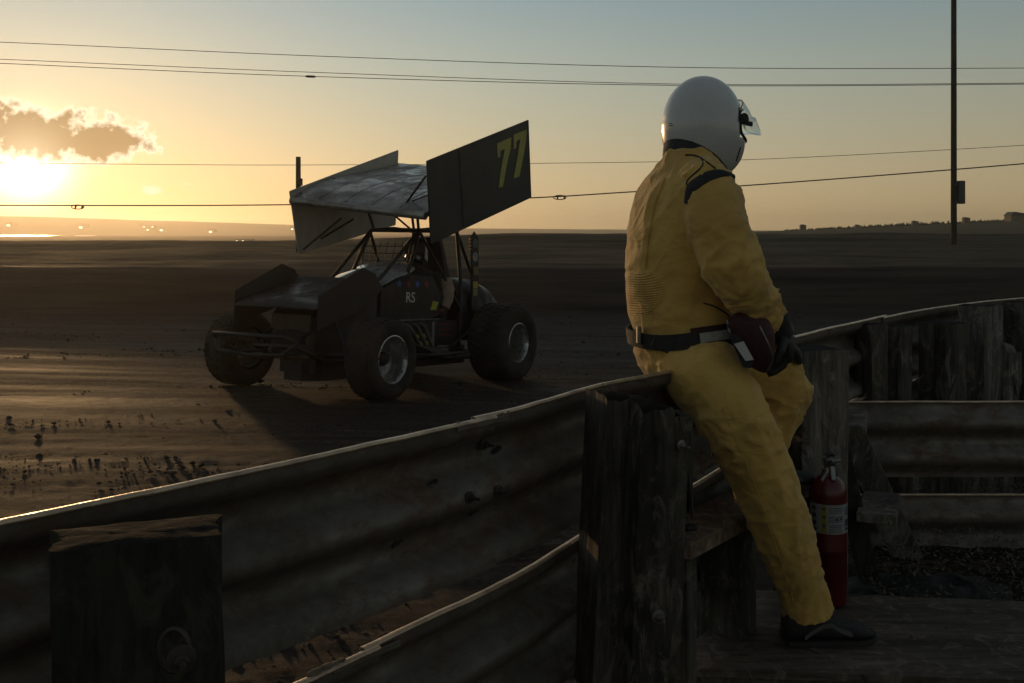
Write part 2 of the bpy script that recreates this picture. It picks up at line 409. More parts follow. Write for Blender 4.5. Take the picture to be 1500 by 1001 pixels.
    far = t.ramp(t.noise(0.006, (0.4, 1, 1), 6, 0.6), [(0.35, (0.035, 0.038, 0.025)), (0.6, (0.10, 0.085, 0.055))])
    kb = t.math('MULTIPLY', t.math('SUBTRACT', y, 20.8), 0.7, True)
    kf = t.math('MULTIPLY', t.math('SUBTRACT', y, 60.0), 0.01, True)
    bank = t.math('MULTIPLY', t.math('SUBTRACT', y, 18.6), 1.5, True)
    c = t.mix(bank, mud, t.ramp(t.noise(3, (0.1, 1, 1), 6, 0.6), [(0.35, (0.035, 0.027, 0.021)), (0.7, (0.085, 0.065, 0.05))])); field = t.mix(0.35, field, (0.045, 0.036, 0.026)); c = t.mix(kb, c, field); c = t.mix(kf, c, far)
    t.color(c)
    t.roughness(t.mix(kb, t.ramp(s1, [(0.4, 0.62), (0.62, 0.92)]), (0.95, 0.95, 0.95)))
    t.bump(s3, 0.6, 0.03); t.bump(s4, 0.9, 0.014); t.bump(s2, 0.5, 0.03)
    me.materials.append(t.m)
    return o
ground = build_ground()

# clods thrown up on the track
def build_clods():
    ico = np.array([(0, 0, 1), (0.9, 0, 0.3), (0.28, 0.85, 0.3), (-0.72, 0.5, 0.3), (-0.72, -0.5, 0.3), (0.28, -0.85, 0.3), (0, 0, -0.5)])
    fi = np.array([(0, 1, 2), (0, 2, 3), (0, 3, 4), (0, 4, 5), (0, 5, 1), (6, 2, 1), (6, 3, 2), (6, 4, 3), (6, 5, 4), (6, 1, 5)])
    n = 60000
    d = 2.6*np.exp(RNG.random(n)*2.0); px = RNG.uniform(-300, 1500, n); X = (px-750)/1458*d
    vv = X*0.985+d*0.17; uu = -X*0.17+d*0.985
    dens = fbm(vv*0.5, uu*3.0, 4.0, 4)*0.6+fbm(X*3, d*3, 8.0, 2)*0.3
    keep = (dens+RNG.uniform(-0.35, 0.35, n) > 0.5) & ~((X > 0.30*(d-2.2)+0.2) & (d < 7)) & (d < 18.5)
    X = X[keep]; d = d[keep]; k = len(X); Z = gmac(X, d)
    s = np.minimum(0.045, 0.0036*np.exp(RNG.normal(-0.1, 0.55, k))*(1+0.10*d)); a = RNG.random(k)*6.28; c, sn = np.cos(a), np.sin(a)
    q = RNG.uniform(0.65, 1.35, (k, 7))*s[:, None]
    V = np.stack([X[:, None]+q*(ico[:, 0]*c[:, None]-ico[:, 1]*sn[:, None])*1.4, d[:, None]+q*(ico[:, 0]*sn[:, None]+ico[:, 1]*c[:, None]), Z[:, None]+0.004+q*ico[:, 2]*0.75], -1).reshape(-1, 3)
    Fc = (fi[None]+(np.arange(k)*7)[:, None, None]).reshape(-1, 3)
    me = bpy.data.meshes.new('dirt_clods'); me.from_pydata(V.tolist(), [], Fc.tolist()); me.update()
    o = bpy.data.objects.new('dirt_clods', me); COL.objects.link(o); me.materials.append(m_plain('clod_dirt', (0.045, 0.034, 0.027), 0.95, 0, 0.5, 6, spec=0.1))
    tag(o, 'small dark clods of dirt scattered over the rutted track', 'dirt clods', kind='stuff')
build_clods()

# water strip on the plain
w = MB(); zz = CAMH-0.40*0-5.0
def gz(x, y): return float(gmac(np.array(float(x)), np.array(float(y))))
def strip(px0, px1, y0, y1):
    m = MB(); n = 30; top = []; bot = []
    for i in range(n+1):
        px = px0+(px1-px0)*i/n; e = math.sin(math.pi*i/n)**0.35
        for lst, d in ((bot, y0+(y1-y0)*0.5*(1-e)), (top, y1-(y1-y0)*0.5*(1-e))):
            lst.append(Vector(((px-750)/1458*d, d, WZ+(0.012 if lst is top else 0))))
    m.add(bot+top, [(i, i+1, n+1+i+1, n+1+i) for i in range(n)])
    return m
WZ = CAMH-1.97
mw = Mt('still_water', 0.28, 0, 0.8, (0.02, 0.025, 0.03)); mw.bump(mw.noise(0.4, (0.3, 1, 1), 3), 0.15, 0.05)
for k, (a, b, y0, y1, lb) in enumerate(((-700, 93, 410, 680, 'long bright strip of water catching the sun at the far left'), (108, 142, 440, 640, 'short bright strip of water just right of the long one'))):
    o = strip(a, b, y0, y1).build('water', mw.m); tag(o, lb, None, kind='structure')

# distant farm buildings with glowing panes painted in for sun glints
mwall = m_plain('far_building_wall', (0.16, 0.13, 0.10), 0.9, 0, 0.2, 1)
mroof = m_plain('far_building_roof', (0.07, 0.06, 0.055), 0.8, 0, 0.2, 1)
ml = bpy.data.materials.new('glint_window'); ml.use_nodes = True; e_ = ml.node_tree.nodes['Principled BSDF']
e_.inputs['Emission Color'].default_value = (1.0, 0.80, 0.5, 1); e_.inputs['Emission Strength'].default_value = 3.2
WORDS = ['leftmost', 'second from the left', 'third from the left', 'fourth from the left', 'fifth from the left', 'sixth from the left', 'seventh from the left', 'eighth from the left', 'ninth from the left', 'rightmost']
for k, (px, py, s) in enumerate(((12, 330.5, 1.5), (118, 333.5, 1.5), (211, 332.5, .7), (216, 337, .9), (223, 332.5, .7), (236, 337.5, 1.3), (308, 340, 1.3), (346, 353, .6), (355, 353, .55), (428, 336, 1.0))):
    ds = [q for q in np.geomspace(1050, 150, 500) if gz((px-750)/1458*q, q) > P(px, py+1.2, q).z]
    d = min(ds) if ds else 1500; p = P(px, py, d); sc = s*d/1500
    g = p.z-1.2/1458*d
    b = thing('farm_building', 'small distant farm building with a window glowing as a sun glint, %s on the plain' % WORDS[k], 'building', (p.x, p.y, g), 'farm buildings with glinting windows on the far plain')
    hgt = p.z-g+2.0*sc
    MB().box((p.x, p.y+4, g+hgt/2-2), (9*sc, 7, hgt+4)).build('wall', mwall, b)
    MB().prism([(p.x-5*sc, p.y, g+hgt), (p.x+5*sc, p.y, g+hgt), (p.x+3.5*sc, p.y, g+hgt+1.6*sc), (p.x-3.5*sc, p.y, g+hgt+1.6*sc)], (0, 8, 0)).build('roof', mroof, b)
    MB().box((p.x, p.y+0.40, p.z), (2.9*sc, 0.3, 1.7*sc)).build('window', ml, b)

# crop rows and huts on the right skyline
def crop():
    m = MB()
    for px in np.arange(1150, 1530, 1.9):
        for d in (148, 152):
            x = (px+random.uniform(-1, 1)-750)/1458*d; z = gz(x, d)-0.1; h = random.uniform(0.35, 0.75)*(0.5+0.5*min(1, (px-1150)/200)); w_ = random.uniform(0.10, 0.17)
            m.tube([(x, d, z), (x+random.uniform(-.05, .05), d, z+h*0.6), (x, d, z+h)], [w_, w_*0.9, w_*0.25], 5)
    o = m.build('crop_rows', m_plain('crop_leaf', (0.04, 0.05, 0.02), 0.9, 0, 0.3, 3), fix=False)
    tag(o, 'comb-like row of low crops along the right skyline', 'crop', kind='stuff')
crop()
for px, d, wpx, hpx, lb in ((1176, 146, 8, 7, 'small dark hut on the skyline just right of the marshal'), (1256, 146, 7, 4, 'low dark hut on the skyline between two others'), (1340, 146, 8, 6, 'small dark hut on the skyline left of the tall pole'), (1415, 144, 9, 8, 'small dark hut just right of the tall pole'), (1489, 140, 26, 9, 'wide dark shed at the right edge of the skyline')):
    x = (px-750)/1458*d; z = gz(x, d)-0.3; w_ = wpx/1458*d; top = z+0.3+hpx/1458*d
    b = thing('hut', lb, 'hut', (x, d, z), 'huts on the right skyline')
    MB().box((x, d, (z+top)/2), (w_, w_*0.8, top-z)).build('wall', mwall, b)
    MB().prism([(x-w_*.55, d-w_*.45, top), (x+w_*.55, d-w_*.45, top), (x+w_*.55, d-w_*.45, top+w_*.06), (x-w_*.3, d-w_*.45, top+w_*.20)], (0, w_*.9, 0)).build('roof', mroof, b)
# poles and wires
def pole(x, y, top, r, name_label, box=None):
    z = gz(x, y)-0.5
    t = thing('utility_pole', name_label, 'utility pole', (x, y, z+0.5))
    MB().tube([(x, y, z), (x, y, (z+top)/2), (x, y, top)], [r, r*0.93, r*0.85], 14).build('pole_shaft', M['polewood'], t, 60)
    return t
M['polewood'] = wood('pole_wood', (0.03, 0.024, 0.018), (0.08, 0.062, 0.045), 0)
t = pole((1397-750)/1458*38, 38, CAMH+(340+60)/1458*38, 0.115, 'tall dark utility pole with a box on its side at right')
pb = P(1407.5, 282, 37.9); MB().box(pb, (0.25, 0.22, 0.88), bev=0.02).build('equipment_box', m_plain('box_paint', (0.05, 0.055, 0.06), 0.5, 0.2), t)
for py in (270, 296): MB().box(P(1402.5, py, 37.9), (0.12, 0.05, 0.05)).build('bracket', M['bolt'], t)
t = pole((437-750)/1458*30, 30, CAMH+(340-230)/1458*30, 0.085, 'short dark pole standing behind the top wing')
MB().box(P(440.5, 267, 29.95), (0.10, 0.12, 0.22), bev=0.01).build('cap_block', M['polewood'], t)
def wire(pts, r, lb, d0=26, d1=26):
    pp = []
    xs = [p[0] for p in pts]; ys = [p[1] for p in pts]
    from itertools import pairwise
    def cat(x):
        i = max(0, min(len(xs)-2, sum(1 for q in xs if q <= x)-1)); t_ = (x-xs[i])/(xs[i+1]-xs[i])
        m = lambda j: 0 if len(xs) < 3 else ((ys[min(j+1, len(xs)-1)]-ys[max(j-1, 0)])/(xs[min(j+1, len(xs)-1)]-xs[max(j-1, 0)]))
        h = xs[i+1]-xs[i]; a, b, c_, d_ = ys[i], ys[i+1], m(i)*h, m(i+1)*h
        return (2*t_**3-3*t_**2+1)*a+(t_**3-2*t_**2+t_)*c_+(-2*t_**3+3*t_**2)*b+(t_**3-t_**2)*d_
    for k in range(61):
        x = xs[0]+(xs[-1]-xs[0])*k/60; d = d0+(d1-d0)*k/60; pp.append(P(x, cat(x), d))
    t = thing('power_line', lb, 'wire', pp[0], 'wires crossing the sky')
    MB().tube(pp, r*0.68, 6).build('cable', M['cable'], t, 180)
    return t
wire([(-400, 48), (0, 62), (480, 83), (1000, 99), (1500, 100), (1900, 96)], 0.013, 'topmost wire crossing the sky, sagging towards the right')
wire([(-400, 70), (0, 87), (480, 107), (1000, 123.5), (1500, 122), (1900, 117)], 0.012, 'upper wire of the close pair below the topmost wire')
t = wire([(-400, 75), (0, 93), (450, 112), (1000, 125.5), (1500, 123.5), (1900, 118)], 0.013, 'lower wire of the close pair, with a small splice above the wing')
MB().tube([P(447, 112, 26), P(450, 112.2, 26), P(460, 112.6, 26), P(463, 112.8, 26)], [0.012, 0.03, 0.03, 0.012], 8).build('splice', M['cable'], t)
wire([(-300, 236), (100, 240), (430, 242), (950, 237.5), (1150, 232), (1500, 213), (1900, 186)], 0.010, 'faint thin wire passing behind the top wing at mid height')
t = wire([(-300, 299), (0, 301), (430, 300), (780, 290), (930, 281), (1100, 271.5), (1500, 240), (1800, 212)], 0.021, 'lowest and thickest wire, with two looped insulators', 24, 24)
for px, py in ((114, 303.5), (820, 289.5)):
    c = P(px, py, 24); r = []
    ring = [c+Vector((0.14*math.cos(a)*1.1, 0, 0.05*math.sin(a))) for a in np.linspace(0, 2*math.pi, 17)]
    MB().tube(ring, 0.011, 6).tube([c+Vector((-.06, 0, -.05)), c+Vector((-.04, 0, .06))], .02, 6).tube([c+Vector((.1, 0, -.04)), c+Vector((.12, 0, .05))], .022, 6).build('insulator', M['cable'], t)

# ---------------- guardrail fence ----------------
RP = [(-2.3, -0.55), (-1.6, 0.3), (-1.12, 0.85), (-0.69, 1.34), (-0.04, 2.09), (0.22, 2.47), (0.48, 2.77), (1.03, 3.62), (1.44, 4.21), (2.03, 4.94), (2.98, 5.8), (4.2, 6.7), (5.8, 7.6)]
def catmull(pts, n=14):
    pts = [Vector((*p, 0)) if len(p) == 2 else Vector(p) for p in pts]; out = []
    for i in range(len(pts)-1):
        p0, p1, p2, p3 = pts[max(i-1, 0)], pts[i], pts[i+1], pts[min(i+2, len(pts)-1)]
        for k in range(n):
            t = k/n; out.append(0.5*((2*p1)+(-p0+p2)*t+(2*p0-5*p1+4*p2-p3)*t*t+(-p0+3*p1-3*p2+p3)*t**3))
    out.append(pts[-1]); return out
RC = catmull(RP)
def rail_at(y):      # centreline point and tangent at depth y
    for i in range(len(RC)-1):
        if RC[i].y <= y <= RC[i+1].y:
            t = (y-RC[i].y)/(RC[i+1].y-RC[i].y); return RC[i].lerp(RC[i+1], t), (RC[i+1]-RC[i]).normalized()
    return RC[-1], (RC[-1]-RC[-2]).normalized()
WPROF = [(0.000, 0.0), (0.018, 0.0), (0.030, 0.006), (0.052, 0.050), (0.064, 0.070), (0.082, 0.079), (0.100, 0.074), (0.112, 0.058), (0.134, 0.014), (0.146, 0.004), (0.157, 0.001), (0.168, 0.004), (0.180, 0.014), (0.202, 0.058), (0.214, 0.074), (0.232, 0.079), (0.250, 0.070), (0.262, 0.050), (0.284, 0.006), (0.296, 0.0), (0.312, 0.0)]
def wbeam(path, zfun, side, name, mat, parent, seed=0, thick=0.004, dent=0.0028, us=0.85):
    """path: centreline (vertical flat plane of the beam); side=+1 humps to the left of travel"""
    m = MB(); n = len(path); prof = WPROF; k = len(prof); out = []; lips = []; lw = 0.0085
    lens = [0]
    for i in range(1, n): lens.append(lens[-1]+(path[i]-path[i-1]).length)
    for i, p in enumerate(path):
        t = (path[min(i+1, n-1)]-path[max(i-1, 0)]); t.z = 0; t.normalize(); nn = Vector((-t.y, t.x, 0))*side
        zt = zfun(p); s = lens[i]
        ring = []
        for (v, u) in prof:
            d = dent*noise.noise(Vector((s*3.1, v*9, seed*7.7)))*1.2+dent*0.7*noise.noise(Vector((s*9, v*22, seed+3.3)))
            ez = 0.0014*noise.noise(Vector((s*4, seed*3, 0.5)))+0.0008*noise.noise(Vector((s*23, seed, 8.5)))
            ring.append(p+nn*(u*us+d)+Vector((0, 0, zt-v+(ez if v < 0.02 else 0))))
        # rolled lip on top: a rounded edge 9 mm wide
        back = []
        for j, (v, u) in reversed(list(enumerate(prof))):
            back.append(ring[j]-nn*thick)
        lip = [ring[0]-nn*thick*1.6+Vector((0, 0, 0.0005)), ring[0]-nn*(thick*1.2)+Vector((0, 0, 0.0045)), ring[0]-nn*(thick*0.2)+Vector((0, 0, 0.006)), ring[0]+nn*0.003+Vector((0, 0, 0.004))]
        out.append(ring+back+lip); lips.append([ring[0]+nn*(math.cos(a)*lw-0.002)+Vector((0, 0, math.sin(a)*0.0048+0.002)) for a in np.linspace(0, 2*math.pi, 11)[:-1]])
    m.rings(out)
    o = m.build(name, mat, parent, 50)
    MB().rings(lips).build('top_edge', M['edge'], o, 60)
    return o
def resample(path, step):
    out = [path[0].copy()]; acc = 0
    for i in range(1, len(path)):
        seg = path[i]-path[i-1]; L_ = seg.length; pos = step-acc
        while pos <= L_: out.append(path[i-1]+seg*(pos/L_)); pos += step
        acc = (acc+L_) % step
    out.append(path[-1].copy()); return out
M['edge'] = m_plain('sun_rim_worn_edge', (0.56, 0.42, 0.30), 0.36, 0.6, 0.35, 16, 0.5)  # worn lip steel with the sun's warm rim painted into its colour
RS_ = resample(RC, 0.03)
TOPZ = CAMH-0.390
def z1(p): return TOPZ+0.004*math.sin(p.x*3)
def z2(p): return CAMH-np.interp(p.y, [0, 1.6, 2.4, 3.2, 5], [0.79, 0.782, 0.739, 0.715, 0.73])
gf = thing('guardrail_fence', 'curved barrier of two rusty corrugated steel beams on heavy wooden posts', 'guardrail', (0.22, 2.47, 0))
def span(y0, y1, path): return [p for p in path if y0 <= p.y <= y1]
cuts = [(-9, 2.10), (2.03, 4.6), (4.52, 9)]
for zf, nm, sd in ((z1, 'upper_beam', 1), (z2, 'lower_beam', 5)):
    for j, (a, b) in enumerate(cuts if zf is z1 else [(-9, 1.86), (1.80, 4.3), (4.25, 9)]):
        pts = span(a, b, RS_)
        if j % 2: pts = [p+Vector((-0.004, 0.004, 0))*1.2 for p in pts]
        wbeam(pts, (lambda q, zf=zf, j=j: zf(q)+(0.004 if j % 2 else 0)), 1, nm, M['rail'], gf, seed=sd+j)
def bolt(c, n, parent, r=0.014, mat=None):
    n = Vector(n).normalized(); c = Vector(c)
    m = MB(); m.lathe([(r*1.9, 0), (r*1.9, 0.003), (r*1.2, 0.004)], c, n, 20, True)
    m.lathe([(r, 0.003), (r, 0.013), (r*0.8, 0.015)], c, n, 6, True); m.lathe([(r*0.45, 0.013), (r*0.45, 0.03)], c, n, 10, True)
    return m.build('bolt', mat or M['bolt'], parent, 40)
def camside(y, v, zf, du=0.0):    # point on the near face of a beam at drop v
    p, t = rail_at(y); nn = Vector((-t.y, t.x, 0)); u = np.interp(v, [a for a, _ in WPROF], [b for _, b in WPROF])
    return p+nn*(float(u)*0.85-0.004-du)+Vector((0, 0, zf(p)-v)), -nn, t
# splice bolts, nuts and clods of mud on the beams
for y, v, zf in ((2.03, 0.150, z1), (2.10, 0.155, z1), (2.12, 0.07, z1), (1.9, 0.15, z2), (3.1, 0.15, z1)):
    c, n, t = camside(y, v, zf); bolt(c, n, gf, 0.0065, M['rail_dark'])
# torn slots
for y, v, zf in ((1.98, 0.115, z1), (2.08, 0.20, z1), (2.16, 0.09, z1), (1.92, 0.22, z1)):
    c, n, t = camside(y, v, zf, 0.001)
    ring = [c+t*(0.016*math.cos(a))+Vector((0, 0, 1))*(0.007*math.sin(a)+0.004*math.cos(a)) for a in np.linspace(0, 2*math.pi, 13)[:-1]]
    m = MB(); m.rings([[p+n*0.001 for p in ring], [p+n*0.004+(c-p)*0.15 for p in ring], [p+n*0.003+(c-p)*0.45 for p in ring], [p-n*0.001+(c-p)*0.5 for p in ring]], caps=True)
    m.build('slot', M['black'], gf, 40)
# joint plates standing proud on the top edge
mm = m_plain('dried_mud', (0.16, 0.12, 0.085), 0.95, 0, 0.35, 60, 0.8)
for y, zf, s in ((2.00, z1, 0.013), (2.12, z1, 0.012), (1.64, z1, 0.005), (1.76, z2, 0.02), (1.55, z2, 0.014), (2.6, z1, 0.006)):
    p, t = rail_at(y); p = p+Vector((0, 0, zf(p)+0.002)); m = MB()
    for k in range(5):
        q = p+t*random.uniform(-1, 1)*s*1.8; m.sphere(q, (s*random.uniform(.6, 1.1), s*0.5, s*random.uniform(.35, .6)), 8, 6, (t, Vector((-t.y, t.x, 0)), Vector((0, 0, 1))))
    m.build('mud_lump', mm, gf, 60)
# lap plate
for y, zf in ((2.06, z1), (1.82, z2)):
    p, t = rail_at(y); nn = Vector((-t.y, t.x, 0))
    MB().box(p+nn*0.0-nn*0.007+Vector((0, 0, zf(p)-0.004)), (0.16, 0.005, 0.012), ax=(t, nn, Vector((0, 0, 1))), bev=0.001).build('lap_edge', M['rail'], gf)

def timber(name, base, w, d, h, t, mat, parent, lean=(0, 0), seed=0, rough=0.010, chip=0.008, taper=0.0, bottomw=1.0, cols=9, rows=26):
    """rough squared post: base centre, width along t, depth along n, leaning, grooved and with an uneven top"""
    t = Vector(t).normalized(); n = Vector((-t.y, t.x, 0)); base = Vector(base)
    per = []
    def add_edge(a, b, k):
        for i in range(k): per.append((a[0]+(b[0]-a[0])*i/k, a[1]+(b[1]-a[1])*i/k))
    c = 0.93
    corners = [(-1, -c), (-c, -1), (c, -1), (1, -c), (1, c), (c, 1), (-c, 1), (-1, c)]
    for i in range(8): add_edge(corners[i], corners[(i+1) % 8], 1 if i % 2 == 0 else cols)
    rings = []
    for r in range(rows+1):
        f = r/rows; z = h*f; ring = []
        sc = (1-taper*f)*(bottomw+(1-bottomw)*f)
        for (a, b) in per:
            g = noise.noise(Vector((a*1.6+seed*11, b*1.6, z*1.4)))*rough*0.8+noise.noise(Vector((a*9+seed, b*9, z*4)))*rough*0.3
            g -= max(0, noise.noise(Vector((a*6+seed*5+0.25*math.sin(z*7+seed), b*6, z*1.1)))-0.42)*rough*3.5
            e = 1+g/(w/2)
            zz_ = z
            ring.append(base+t*(a*w/2*e*sc)+n*(b*d/2*e*sc)+Vector((lean[0]*z, lean[1]*z, zz_)))
        rings.append(ring)
    def tz(p):
        q = p-base; a_ = q.dot(t)/w*2; b_ = q.dot(n)/d*2
        return chip*(noise.noise(Vector((a_*1.1+seed*3, b_*1.1, 7)))*0.9+noise.noise(Vector((a_*3.2, b_*3+seed, 2)))*0.35)-chip*0.35*(max(abs(a_), abs(b_))**6)
    rings[-1] = [p+Vector((0, 0, tz(p))) for p in rings[-1]]
    m = MB(); m.rings(rings, caps=False)
    # broken top: inset ring + centre
    top = rings[-1]; cen = sum(top, Vector())/len(top); nb = len(m.v)
    def tp(p):
        p = Vector((p.x, p.y, base.z+h)); return p+Vector((0, 0, tz(p)))
    i1 = [tp(p.lerp(cen, 0.2)) for p in top]; i2 = [tp(p.lerp(cen, 0.6)) for p in top]; cen = tp(cen)
    L0 = (len(rings)-1)*len(per); K = len(per)
    m.add(i1+i2+[cen], []); a1 = nb; a2 = nb+K; cc = nb+2*K
    for i in range(K):
        j = (i+1) % K; m.f += [(L0+i, L0+j, a1+j, a1+i), (a1+i, a1+j, a2+j, a2+i), (a2+i, a2+j, cc)]
    o = m.build(name, mat, parent, 45, fix=True); o.data.materials.append(M['end_grain_shade'])
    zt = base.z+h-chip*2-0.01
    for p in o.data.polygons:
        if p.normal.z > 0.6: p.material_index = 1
    return o
def post_px(px, d, wpx, topz, t, mat, seed, depth=None, lean=(0, 0), bw=1.0, parent=gf, **k):
    w_ = wpx/1458*d; x = (px-750)/1458*d
    H_ = topz+0.3
    return timber('post', (x-lean[0]*H_, d-lean[1]*H_, -0.3), w_, depth or w_, topz+0.3, t, mat, parent, lean, seed, bottomw=bw, **k)
tt = Vector((0.80, 0.60, 0))
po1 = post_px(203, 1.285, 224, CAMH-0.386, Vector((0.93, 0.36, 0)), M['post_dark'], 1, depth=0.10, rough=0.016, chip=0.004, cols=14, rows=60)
bc = P(266, 965, 1.195); bolt(bc, (0.36, -0.93, 0), po1, 0.009, M['rail_dark'])
ring = [bc+Vector((-0.012, 0.006, 0.006))+Vector((0.018*math.cos(a), 0.004, 0.026*math.sin(a))) for a in np.linspace(0, 2*math.pi, 17)]
MB().tube(ring, 0.0035, 6).build('washer_ring', M['rail_dark'], po1, 60)
post_px(908, 2.30, 66, CAMH-0.368, Vector((0.96, 0.28, 0)), M['post'], 2, depth=0.12, lean=(0.045, 0.0), bw=1.12, rough=0.012, cols=12, rows=50)
po2 = post_px(961, 2.25, 76, CAMH-0.380, Vector((0.97, 0.25, 0)), M['post'], 3, depth=0.13, lean=(0.050, 0.0), bw=1.14, rough=0.012, cols=12, rows=50)
bolt(P(964, 903, 2.15), (0.3, -0.95, 0), po2, 0.008); bolt(P(997, 652, 2.19), (0.5, -0.85, 0), po2, 0.006)
post_px(1187, 3.50, 74, CAMH-0.405, Vector((0.95, 0.3, 0)), M['post_pale'], 4, rough=0.014, cols=14, rows=50)
post_px(1275, 4.36, 40, CAMH-0.400, tt, M['post'], 5, depth=.1)
post_px(1312, 4.44, 36, CAMH-0.415, tt, M['post'], 6, depth=.1)
post_px(1381, 4.75, 60, CAMH-0.43, tt, M['post'], 7, depth=.14)
post_px(1436, 5.0, 50, CAMH-0.365, tt, M['post_pale'], 8, depth=.14)
post_px(1478, 5.02, 34, CAMH-0.56, tt, M['post_pale'], 9, depth=.08, lean=(0.06, 0))
post_px(1497, 5.3, 34, CAMH-0.37, tt, M['post'], 10, depth=.14)
post_px(1560, 5.6, 60, CAMH-0.37, tt, M['post'], 11, depth=.14)
post_px(1690, 6.4, 60, CAMH-0.37, tt, M['post'], 12, depth=.14)

# inner cross fence
inf = thing('inner_guardrail', 'low two beam rusty steel barrier crossing behind the small steps at right', 'guardrail', (1.9, 4.15, 0))
ipath = [Vector((1.30+i*0.03, 4.16-0.00*i, 0)) for i in range(110)]
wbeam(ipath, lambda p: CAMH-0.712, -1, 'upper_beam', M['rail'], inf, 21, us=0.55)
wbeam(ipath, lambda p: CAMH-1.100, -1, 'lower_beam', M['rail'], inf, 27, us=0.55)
for x in (1.42, 2.55, 3.7):
    timber('post', (x, 4.27, -0.2), 0.14, 0.12, CAMH-0.76+0.2, (1, 0, 0), M['post'], inf, (0, 0), int(x*10))
MB().tube([(1.36, 4.12, 0), (1.36, 4.12, 0.68)], 0.012, 8).build('end_rod', M['rail_dark'], inf, 60)

# sunlit stick caught between posts
MB().tube([P(1331, 566, 4.5), P(1342, 558, 4.5), P(1352, 550, 4.5)], [0.004, 0.006, 0.003], 6).build('stick', M['post_pale']); tag(bpy.data.objects['stick'], 'short pale stick caught in the gap between the fence posts', 'stick')

# ---------------- deck, bench, steps ----------------
DZ = CAMH-1.14
dk = thing('wooden_platform', 'weathered plywood platform under the right shoe of the marshal', 'platform', (1.2, 2.8, DZ))
A_, B_, C_, D_ = Vector((0.40, 2.600, DZ)), Vector((2.7, 2.43, DZ)), Vector((2.7, 2.94, DZ)), Vector((0.76, 3.17, DZ))
def sheet(a, b, c, d, th, nx=60, ny=14, amp=0.0025):
    m = MB(); g = []
    for j in range(ny+1):
        for i in range(nx+1):
            u, v = i/nx, j/ny; p = a.lerp(b, u).lerp(d.lerp(c, u), v)
            edge = min(v, 1-v)
            wob = 0.006*noise.noise(Vector((p.x*6, j*3, 0))) if j in (0, ny) else 0
            g.append(p+Vector((0, wob, noise.noise(p*7)*amp)))
    n = len(g); m.add(g+[p-Vector((0, 0, th)) for p in g], [])
    W_ = nx+1
    for j in range(ny):
        for i in range(nx):
            q = (j*W_+i, j*W_+i+1, (j+1)*W_+i+1, (j+1)*W_+i); m.f.append(q); m.f.append(tuple(n+k for k in reversed(q)))
    for i in range(nx): m.f.append((i, n+i, n+i+1, i+1)); r0 = ny*W_; m.f.append((r0+i+1, n+r0+i+1, n+r0+i, r0+i))
    for j in range(ny): a0 = j*W_; m.f.append((a0+W_, n+a0+W_, n+a0, a0)); a0 += nx; m.f.append((a0, n+a0, n+a0+W_, a0+W_))
    return m
top_ = sheet(A_, B_, C_, D_, 0.019); top_.build('deck_board', M['deck'], dk, 50)
for f in (0.06, 0.94):
    a = A_.lerp(D_, f)-Vector((-.03, 0, 0.066)); b = B_.lerp(C_, f)-Vector((0, 0, 0.066)); c = (a+b)/2
    MB().box(c, ((b-a).length, 0.045, 0.09), ax=((b-a).normalized(), Vector((0, 1, 0)), Vector((0, 0, 1)))).build('joist', M['board'], dk)
for x in (0.95, 1.7, 2.5):
    for y in (2.6, 2.98): MB().box((x, y, (DZ-0.111)/2), (0.09, 0.06, DZ-0.111)).build('leg', M['board'], dk)
for k in range(16):
    x = random.uniform(1.0, 2.3); y = random.choice((random.uniform(2.52, 2.56), random.uniform(2.55, 3.0), 2.8))
    MB().lathe([(0.004, 0), (0.0035, 0.0018)], (x, y, DZ+0.0015), (0, 0, 1), 8, True).build('nail_head', M['black'], dk)

be = thing('plank_bench', 'narrow plank step running along the inside of the barrier behind the leg', 'bench', (0.6, 2.7, 0))
ba = Vector((0.457, 2.535, CAMH-0.795)); bd = Vector((0.62, 0.785, 0)).normalized(); bn = Vector((-bd.y, bd.x, 0))
poly = [ba, ba+bd*0.90, ba+bd*0.90+bn*0.16, ba+bd*0.10+bn*0.16, ba+bd*0.0+bn*0.10+Vector((0, 0, 0)), ba-bd*0.01+bn*0.03]
m = MB(); m.prism([p-Vector((0, 0, 0.042)) for p in poly], (0, 0, 0.042)); o = m.build('plank', M['bench'], be)
bm = bmesh.new(); bm.from_mesh(o.data); bmesh.ops.bevel(bm, geom=list(bm.edges), offset=0.003, segments=1, affect='EDGES'); bm.to_mesh(o.data); bm.free()
for s, wd in ((0.025, 0.05), (0.36, 0.10), (0.85, 0.07)):
    c = ba+bd*s+bn*0.075; h = c.z-0.043
    MB().box((c.x, c.y, h/2), (wd, 0.13, h), ax=(bd, bn, Vector((0, 0, 1))), bev=0.003).build('leg', M['board'], be)
for s in (0.03, 0.2, 0.37): MB().lathe([(0.004, 0), (0.003, 0.002)], ba+bd*s+bn*(0.02+0.1*(s > .1)), (0, 0, 1), 8, True).build('nail_head', M['black'], be)
m = MB(); c0 = ba+bd*0.105+bn*0.06
for k in range(4): m.sphere(c0+bd*random.uniform(-.015, .015)+bn*random.uniform(-.008, .008)+Vector((0, 0, 0.006)), (random.uniform(.010, .017), random.uniform(.008, .014), .008), 9, 6)
tag(m.build('mud_clod', M['black'], None, 50), 'dark clod of mud lying on the near end of the plank bench', 'mud clod')

